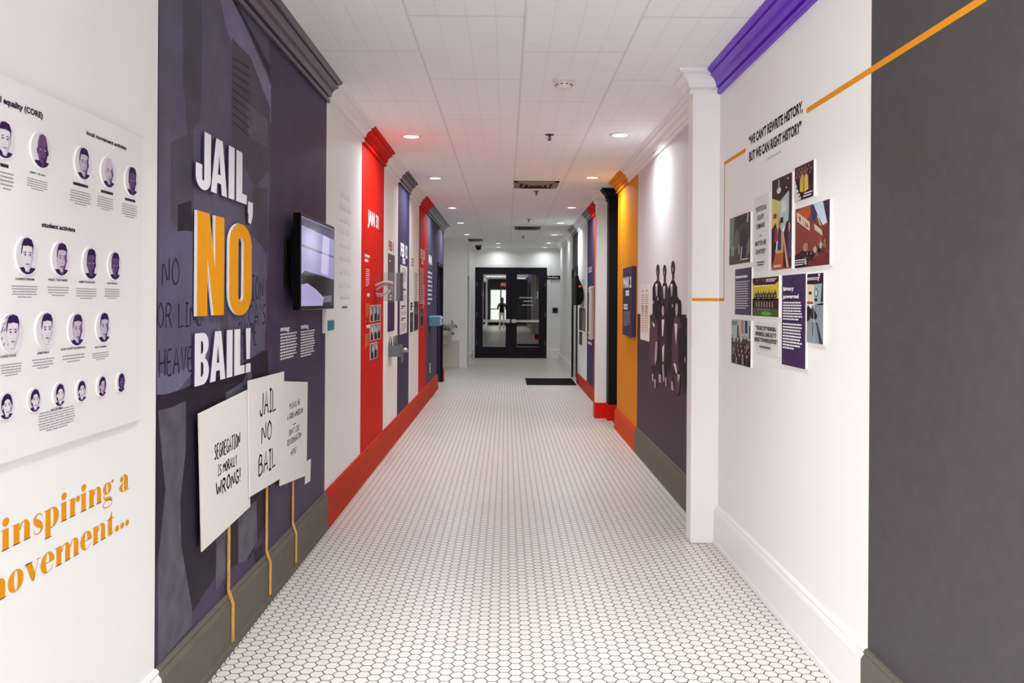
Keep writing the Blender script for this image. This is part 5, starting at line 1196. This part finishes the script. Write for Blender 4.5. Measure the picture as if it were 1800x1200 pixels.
# legs and shoes
for i, (a, b, y0_, y1_) in enumerate(((310, 330, 900, 1050), (326, 346, 940, 1120), (362, 384, 900, 1070), (392, 410, 900, 1080), (414, 428, 930, 1100), (462, 482, 940, 1130), (500, 524, 940, 1180))): pp(K2 if i % 2 else K1, 6, (a, y0_), (b, y0_), (b - 2, y1_), (a + 4, y1_))
for p_ in (((308, 1000), (320, 1000), (318, 1065), (308, 1050)), ((324, 1040), (340, 1050), (336, 1120), (328, 1110)), ((362, 1000), (384, 1010), (382, 1075), (364, 1070)), ((390, 930), (402, 920), (412, 1060), (400, 1070)), ((416, 1030), (428, 1030), (427, 1105), (418, 1100)), ((464, 1060), (476, 1060), (486, 1140), (466, 1130))): pp(W2, 11, *p_)
pp(W1, 12, (484, 915), (500, 920), (515, 990), (505, 1000)); pp(K3, 12, (500, 1010), (528, 1000), (538, 1080), (528, 1170), (505, 1150)); pp(W2, 13, (514, 1000), (540, 1010), (524, 1080))
tag(pr.build('figure_print'), 'dark life-size cut-out photograph of people in suits on the grey and white wall', 'wall print')

# --- pale caption poster beside the print, dated panel on the orange wall
def small_r(name, c, off, label, cat, mat, paint, thick=.004):
    a, b, tp, bt = c; u0_, v1_ = RW(a, tp, thick); u1_ = RW(b, tp, thick)[0]; v0_ = RW(a, bt, thick)[1]
    t = thing(name, (B, -(u0_ + u1_) / 2, v0_), label, cat); m_ = MB(); m_.box(B - thick, B - .0005, -u1_, -u0_, v0_, v1_, mat); m_.build('board', t)
    f_ = Fig(fr(thick + .0005)); paint(f_, u0_, u1_, v0_, v1_); f_.build('print', t); return t
def p_cap(f_, a, b, c, d):
    w_ = b - a; h = d - c
    for k_ in (.18, .62): f_.ell(a + w_ * (k_ + .08), d - h * .12, w_ * .09, h * .025, M(206, 150, 110, .5), 0, n=14)
    for x in (.1, .52): f_.para(a + w_ * x, a + w_ * (x + .36), d - h * .18, c + h * .45, 10, GREYINK, 0, fill=.4); f_.para(a + w_ * x, a + w_ * (x + .36), c + h * .62, c + h * .12, 12, M(214, 178, 110, .5), .0002, fill=.5)
small_r('caption_poster', (1126, 1142, 500, 596), 0, 'pale two-column caption poster left of the figure print', 'poster', M(226, 220, 216, .5), p_cap)
def p_mar(f_, a, b, c, d):
    w_ = b - a; h = d - c; f_.text('MAR 2', a + w_ * .06, a + w_ * .94, c + h * .71, c + h * .86, LWH, 0, .05); f_.para(a + w_ * .34, a + w_ * .74, c + h * .67, c + h * .58, 1, LWH, 0, last=1, fill=.9)
    f_.para(a + w_ * .12, a + w_ * .60, c + h * .47, c + h * .38, 2, LWH, 0, fill=.7, last=1); f_.para(a + w_ * .14, a + w_ * .88, c + h * .36, c + h * .14, 8, M(170, 160, 176, .5), 0, fill=.4)
small_r('date_panel', (1095, 1111, 472, 588), 0, 'violet panel dated MAR 2 standing off the orange wall', 'text panel', M(62, 52, 76, .45), p_mar, .045)

# --- far right stripes
f = Fig(fr(.0008)); 
for tp, bt, n in ((470, 480, 3), (505, 514, 2), (580, 606, 3)): f.para(rp(1034, tp)[0], rp(1041, tp)[0], rp(1034, tp)[1], rp(1034, bt)[1], n, LWH, 0, last=1, fill=.5)
tag(f.build('wall_text'), 'small white captions on the far right violet stripe', 'lettering')
small_r('photograph_panel', (1035, 1041.5, 537, 577), 0, 'beige photograph on the far right violet stripe', 'photograph', M(176, 160, 146, .5), lambda f_, a, b, c, d: f_.rect(a + .02, b - .02, c + .02, d - .02, M(150, 136, 126, .5), 0))
small_r('photograph_panel', (1018, 1029, 541, 579), 0, 'upper brownish photograph on the far right white stripe', 'photograph', M(140, 124, 108, .5), lambda f_, a, b, c, d: (f_.rect(a, a + (b - a) * .5, c, d, M(74, 62, 56, .5), 0), f_.ell(a + (b - a) * .35, c + (d - c) * .7, .06, .08, M(160, 130, 110, .5), .0003)))
small_r('photograph_panel', (1018, 1023, 582, 604), 0, 'lower dark photograph on the far right white stripe', 'photograph', M(60, 54, 56, .5), lambda f_, a, b, c, d: f_.rect(a + .02, b - .02, c + .02, d - .04, M(90, 84, 86, .5), 0))
# slim white case on the violet stripe edge
a_ = ry(1044.5, 540); m_ = MB(); m_.box(B - .05, B - .001, a_ - .02, a_ + .3, EW(1, 590, a_)[1], EW(1, 497, a_)[1], M(216, 212, 196, .4), bev=.008)
tag(m_.build('wall_case'), 'slim cream case on the far right wall just beyond the white pilaster', 'display case')

# --- black television seen edge-on on the far right wall
ty = 14.6; x1 = EW(1010, 505, 15.4)[0]
tx0, tz1 = EW(1026, 482, 13.9)[0], EW(1, 480, 14.5)[1]; tz0 = EW(1, 530, 14.5)[1]
tv2 = thing('television', (B - .15, 14.4, tz0), 'black television tilted off the far right wall beside the black doorway', 'television')
m_ = MB(); BK = M(16, 15, 17, .5); xp = 1.185; m_.box(xp, xp + .045, 14.0, 14.85, tz0, tz1, BK, bev=.005); m_.build('housing', tv2)
m_ = MB(); zm0, zm1 = EW(1, 529, 14.1)[1], EW(1, 494, 14.1)[1]; sec = [(xp + .045, zm0 - .01), (xp + .045, tz1 - .04), (xp + .085, zm1 + .02), (xp + .125, zm1 - .09), (xp + .125, zm0 + .09), (xp + .09, zm0 + .01)]
ra = [(x, 14.03, z) for x, z in sec]; rb = [(x, 14.8, z) for x, z in sec]; m_.face(ra, BK); m_.face(rb[::-1], BK)
for i in range(6): m_.face([ra[i], rb[i], rb[(i+1) % 6], ra[(i+1) % 6]], BK)
m_.build('rear_cover', tv2)
m_ = MB(); m_.lathe((xp + .062, 14.02, EW(1, 497, 14.0)[1]), [(0, -.012), (.016, -.012), (.016, .01), (0, .01)], M(255, 30, 40, .5, emit=2.5), 10, 'y'); plabel(m_.build('standby_light', tv2), 'tiny glowing red standby light')

# --- end wall sign and keypad
a = EW(961.5, 484.5, YE); b = EW(987, 491, YE)
sg = thing('door_sign', ((a[0] + b[0]) / 2, YE - .03, b[1]), 'black sign with white lettering on the end wall right of the double door', 'sign')
m_ = MB(); m_.box(a[0], b[0], YE - .035, YE - .021, b[1], a[1], BLACK); m_.build('plate', sg)
f_ = Fig(fb(YE - .036)); f_.text('Facilities', a[0] + .02, b[0] - .08, b[1] + .03, a[1] - .02, LWH, 0, .02); f_.build('sign_text', sg)
a = EW(971, 540.5, YE); b = EW(980.5, 550, YE)
m_ = MB(); m_.box(a[0], b[0], YE - .025, YE - .001, b[1], a[1], M(78, 70, 84, .4), bev=.005); m_.box(a[0] + .03, b[0] - .03, YE - .03, YE - .025, b[1] + .05, a[1] - .03, BLACK); tag(m_.build('wall_plate'), 'small dark square plate on the end wall under the black sign', 'wall plate')

# ================================================================== CEILING AND FLOOR ITEMS
def sprinkler(px, py, lb, s=1.0):
    x, y = CE(px, py); t = thing('sprinkler_head', (x, y, CEIL - .06), lb, 'sprinkler', 'sprinkler heads'); D = M(70, 66, 66, .35, metal=.4)
    m_ = MB(); m_.lathe((x, y, CEIL), [(0, -.003), (.034, -.006), (.040, -.003), (.040, -.0005)], D, 20); m_.build('cover_plate', t)
    m_ = MB(); m_.lathe((x, y, CEIL), [(.009, -.005), (.009, -.022), (.006, -.024), (.006, -.045), (0, -.045)], D, 12); m_.tube([(x - .012, y, CEIL - .02), (x - .016, y, CEIL - .034), (x, y, CEIL - .048)], .0025, D, 6); m_.tube([(x + .012, y, CEIL - .02), (x + .016, y, CEIL - .034), (x, y, CEIL - .048)], .0025, D, 6); m_.build('frame_arms', t)
    m_ = MB(); m_.lathe((x, y, CEIL), [(0, -.046), (.017, -.047), (.017, -.050), (0, -.052)], D, 14); m_.build('deflector', t)
sprinkler(966, 236.5, 'sprinkler head nearest the viewer, between the first pair of downlights'); sprinkler(943, 336, 'second sprinkler head, just beyond the first ceiling vent')
sprinkler(929.5, 385, 'third sprinkler head, just before the second ceiling vent'); sprinkler(920, 415, 'farthest sprinkler head, near the end of the hall')
def vent(x0, x1, y0_, y1_, mat, lb, dark):
    t = thing('ceiling_vent', ((x0 + x1) / 2, (y0_ + y1_) / 2, CEIL - .03), lb, 'ceiling vent', 'ceiling vents')
    m_ = MB(); z0, z1 = CEIL - .014, CEIL - .0005; w_ = .045
    m_.box(x0, x1, y0_, y0_ + w_, z0, z1, mat); m_.box(x0, x1, y1_ - w_, y1_, z0, z1, mat); m_.box(x0, x0 + w_, y0_ + w_, y1_ - w_, z0, z1, mat); m_.box(x1 - w_, x1, y0_ + w_, y1_ - w_, z0, z1, mat); m_.build('frame', t)
    m_ = MB(); m_.box(x0 + w_, x1 - w_, y0_ + w_, y1_ - w_, CEIL - .003, z1, dark); m_.build('opening', t)
    cx_, cy_ = (x0 + x1) / 2, (y0_ + y1_) / 2
    for k in range(1, 4):
        hx_ = (x1 - x0 - 2 * w_) / 2 * (k / 3.4); hy_ = (y1_ - y0_ - 2 * w_) / 2 * (k / 3.4); m_ = MB(); zz = CEIL - .026; zu = CEIL - .006
        for sx, sy, ex, ey, ox, oy in ((-hx_, -hy_, hx_, -hy_, 0, -.03), (hx_, -hy_, hx_, hy_, .03, 0), (hx_, hy_, -hx_, hy_, 0, .03), (-hx_, hy_, -hx_, -hy_, -.03, 0)):
            m_.face([(cx_ + sx, cy_ + sy, zu), (cx_ + ex, cy_ + ey, zu), (cx_ + ex + ox, cy_ + ey + oy, zz), (cx_ + sx + ox, cy_ + sy + oy, zz)], mat)
        m_.build('louver', t)
a = CE(903, 328); b = CE(983, 319); vent(a[0], b[0], a[1], b[1], M(150, 138, 136, .5), 'square louvred ceiling vent nearer the viewer, between the second downlights', M(50, 42, 42, .6))
a = CE(905, 397.5); b = CE(953, 393); vent(a[0], b[0], a[1], a[1] + .6, M(120, 110, 112, .5), 'dark ceiling vent farther down the hall, beyond the third downlights', M(40, 34, 36, .6))
a = CE(802, 421); b = CE(846, 415); vent(a[0], b[0], a[1] - .3, a[1] + .35, M(170, 148, 118, .6, noise=.25, nscale=14), 'brown-stained ceiling vent at the left near the alcove', M(110, 88, 66, .6))
x, y = CE(991, 140); sd = thing('smoke_detector', (x, y, CEIL - .06), 'round white smoke detector on the ceiling near the viewer', 'smoke detector'); SW = M(236, 230, 220, .4)
m_ = MB(); m_.lathe((x, y, CEIL), [(.070, -.0005), (.072, -.012), (.066, -.018), (0, -.018)], SW, 36); m_.build('base_plate', sd, True)
m_ = MB(); m_.lathe((x, y, CEIL), [(.052, -.018), (.056, -.030), (.050, -.042), (.040, -.054), (.020, -.060), (0, -.060)], SW, 36); hd = m_.build('sensor_head', sd, True)
m_ = MB()
for k in range(10):
    t_ = 2 * PI * k / 10; cx2, cy2 = x + .054 * math.cos(t_), y + .054 * math.sin(t_); m_.box(cx2 - .006, cx2 + .006, cy2 - .004, cy2 + .004, CEIL - .041, CEIL - .036, M(70, 62, 50, .6))
m_.build('vent_slot', hd)
x, y = CE(841, 431); m_ = MB(); cd = thing('dome_camera', (x, y, CEIL - .14), 'dark dome security camera on the ceiling left of the end door', 'security camera')
m_.lathe((x, y, CEIL), [(.085, -.0005), (.085, -.04), (.070, -.05)], M(90, 88, 92, .4), 24); m_.build('mount', cd, True)
m_ = MB(); m_.lathe((x, y, CEIL - .05), [(.070, 0), (.066, -.03), (.045, -.06), (0, -.075)], BLACK_GLOSS, 24); m_.build('dome', cd, True)

# floor mats
a = FLR(926, 676.5); b = FLR(1001, 666); m_ = MB(); m_.box(a[0], B - .05, a[1], b[1], .0005, .014, M(26, 24, 26, .9, noise=.2, nscale=90), bev=.003)
tag(m_.build('floor_mat'), 'black floor mat across the hall before the right-hand black doorway', 'mat')
m_ = MB(); m_.box(B + .02, 2.4, r2 + .12, r3 - .12, .0005, .012, M(28, 26, 28, .9, noise=.2, nscale=90), bev=.003)
tag(m_.build('floor_mat'), 'black floor mat just showing at the side passage on the right', 'mat')

# ================================================================== ENTRANCE ITEMS (mirrored in the end door)
ex = thing('exit_sign', (-.18, YB + .2, 2.5), 'red exit sign near the entrance, mirrored in the left door pane', 'sign')
m_ = MB(); m_.box(-.36, .0, YB + .02, YB + .06, 2.48, 2.70, WHITE_PLAIN, bev=.006); m_.build('housing', ex)
f_ = Fig(lambda u, v, d=0.0: (-u, YB + .061 + d, v)); f_.text('EXIT', .04, .32, 2.52, 2.66, M(255, 30, 40, .5, emit=3.0), 0, .03); f_.build('letters', ex)

# the photographer beside the viewpoint, holding a camera
def skin_body(name, verts, edges, radii, mats, pick, loc, parent=None):
    me = bpy.data.meshes.new(name); me.from_pydata(verts, edges, []); o = bpy.data.objects.new(name, me); C.objects.link(o)
    md = o.modifiers.new('skin', 'SKIN'); md.use_smooth_shade = True; sb = o.modifiers.new('sub', 'SUBSURF'); sb.levels = 2; sb.render_levels = 2
    if not me.skin_vertices: 
        bpy.context.view_layer.objects.active = o
        try: me.attributes
        except Exception: pass
        bm = bmesh.new(); bm.from_mesh(me); bm.verts.layers.skin.verify(); bm.to_mesh(me); bm.free()
    sk = me.skin_vertices[0].data
    for i, r in enumerate(radii): sk[i].radius = r if isinstance(r, tuple) else (r, r); sk[i].use_root = (i == 0)
    dg = bpy.context.evaluated_depsgraph_get(); dg.update(); me2 = bpy.data.meshes.new_from_object(o.evaluated_get(dg))
    bpy.data.objects.remove(o); bpy.data.meshes.remove(me)
    for m in mats: me2.materials.append(m)
    for p in me2.polygons: p.use_smooth = True; p.material_index = pick(p.center)
    o = bpy.data.objects.new(name, me2); C.objects.link(o); o.location = Vector(loc) - wloc(parent)
    if parent: o.parent = parent
    WLOC[o.name] = Vector(loc); return o
px_, py_ = -.24, -1.3
per = thing('person', (px_, py_, 0), 'person in a dark top and pale trousers holding a camera, mirrored in the end door', 'person')
V = [(0, 0, .92), (0, 0, 1.08), (0, 0, 1.28), (0, 0, 1.38), (0, .01, 1.45), (0, .02, 1.52), (0, .03, 1.60),          # 0-6 spine, neck, head
     (-.17, 0, 1.36), (-.24, .06, 1.12), (-.10, .24, 1.36), (-.055, .27, 1.42),   # 7-10 left arm to hand
     (.17, 0, 1.36), (.24, .06, 1.12), (.10, .24, 1.36), (.055, .27, 1.42),       # 11-14
     (-.09, 0, .86), (-.10, .02, .48), (-.10, -.02, .09), (-.11, .12, .035),      # 15-18 leg, foot
     (.09, 0, .86), (.10, .02, .48), (.10, -.02, .09), (.11, .12, .035)]
E_ = [(0, 1), (1, 2), (2, 3), (3, 4), (4, 5), (5, 6), (3, 7), (7, 8), (8, 9), (9, 10), (3, 11), (11, 12), (12, 13), (13, 14), (0, 15), (15, 16), (16, 17), (17, 18), (0, 19), (19, 20), (20, 21), (21, 22)]
Rr = [(.15, .10), (.13, .095), (.15, .10), (.09, .075), .052, (.07, .085), (.075, .09), .055, .045, .032, .035, .055, .045, .032, .035, .085, .06, .042, (.04, .035), .085, .06, .042, (.04, .035)]
TROU = M(214, 208, 198, .8); SHOE = M(40, 36, 36, .5)
def pick(c):
    if c.z > 1.43 and abs(c.x) < .12 and c.y < .17: return 0
    if c.y > .225 and c.z > 1.3: return 0
    if c.z < .10: return 3
    if c.z < .90: return 2
    return 1
body = skin_body('body', V, E_, Rr, [SKIN, M(26, 24, 28, .8), TROU, SHOE], pick, (px_, py_, 0), per)
m_ = MB()
for s_ in (-1, 1):   # five fingers closed round the camera body, thumb behind
    for k in range(4): z = 1.455 - .022 * k; m_.tube([(px_ + s_ * .075, py_ + .285, z), (px_ + s_ * .08, py_ + .335 - .004 * k, z), (px_ + s_ * .045, py_ + .345, z - .004)], [.010, .009, .007], SKIN)
    m_.tube([(px_ + s_ * .07, py_ + .26, 1.40), (px_ + s_ * .05, py_ + .255, 1.43), (px_ + s_ * .035, py_ + .262, 1.45)], [.012, .010, .009], SKIN)
m_.build('finger', per, True)
m_ = MB(); m_.lathe((px_, py_ + .005, 1.60), [(0, .14), (.06, .125), (.095, .07), (.105, 0), (.10, -.07), (.085, -.16), (.07, -.17), (.075, -.05), (.07, .0)], M(30, 22, 20, .7), 20); h_ = m_.build('hair', per, True)
h_.scale = (1, .9, 1); h_.location.y -= .02
m_ = MB(); 
for s_ in (-1, 1): m_.lathe((px_ + s_ * .032, py_ + .115, 1.605), [(0, 0), (.010, .001), (.012, .006), (.008, .011), (0, .012)], WHITE_PLAIN, 10)
m_.tube([(px_, py_ + .11, 1.60), (px_, py_ + .132, 1.565), (px_, py_ + .112, 1.557)], [.008, .012, .008], SKIN); m_.tube([(px_ - .022, py_ + .104, 1.530), (px_, py_ + .110, 1.527), (px_ + .022, py_ + .104, 1.530)], .006, M(130, 70, 66, .5)); m_.build('face_features', per, True)
cm = thing('camera_body', (px_, py_ + .3, 1.39), 'black camera held up by the mirrored person', 'camera')
m_ = MB(); m_.box(px_ - .066, px_ + .066, py_ + .275, py_ + .325, 1.39, 1.48, BLACK, bev=.008); m_.build('body_shell', cm)
m_ = MB(); m_.lathe((px_, py_ + .325, 1.435), [(.034, 0), (.036, .06), (.032, .065), (0, .055)], BLACK_GLOSS, 20, 'y'); m_.build('barrel', cm, True)
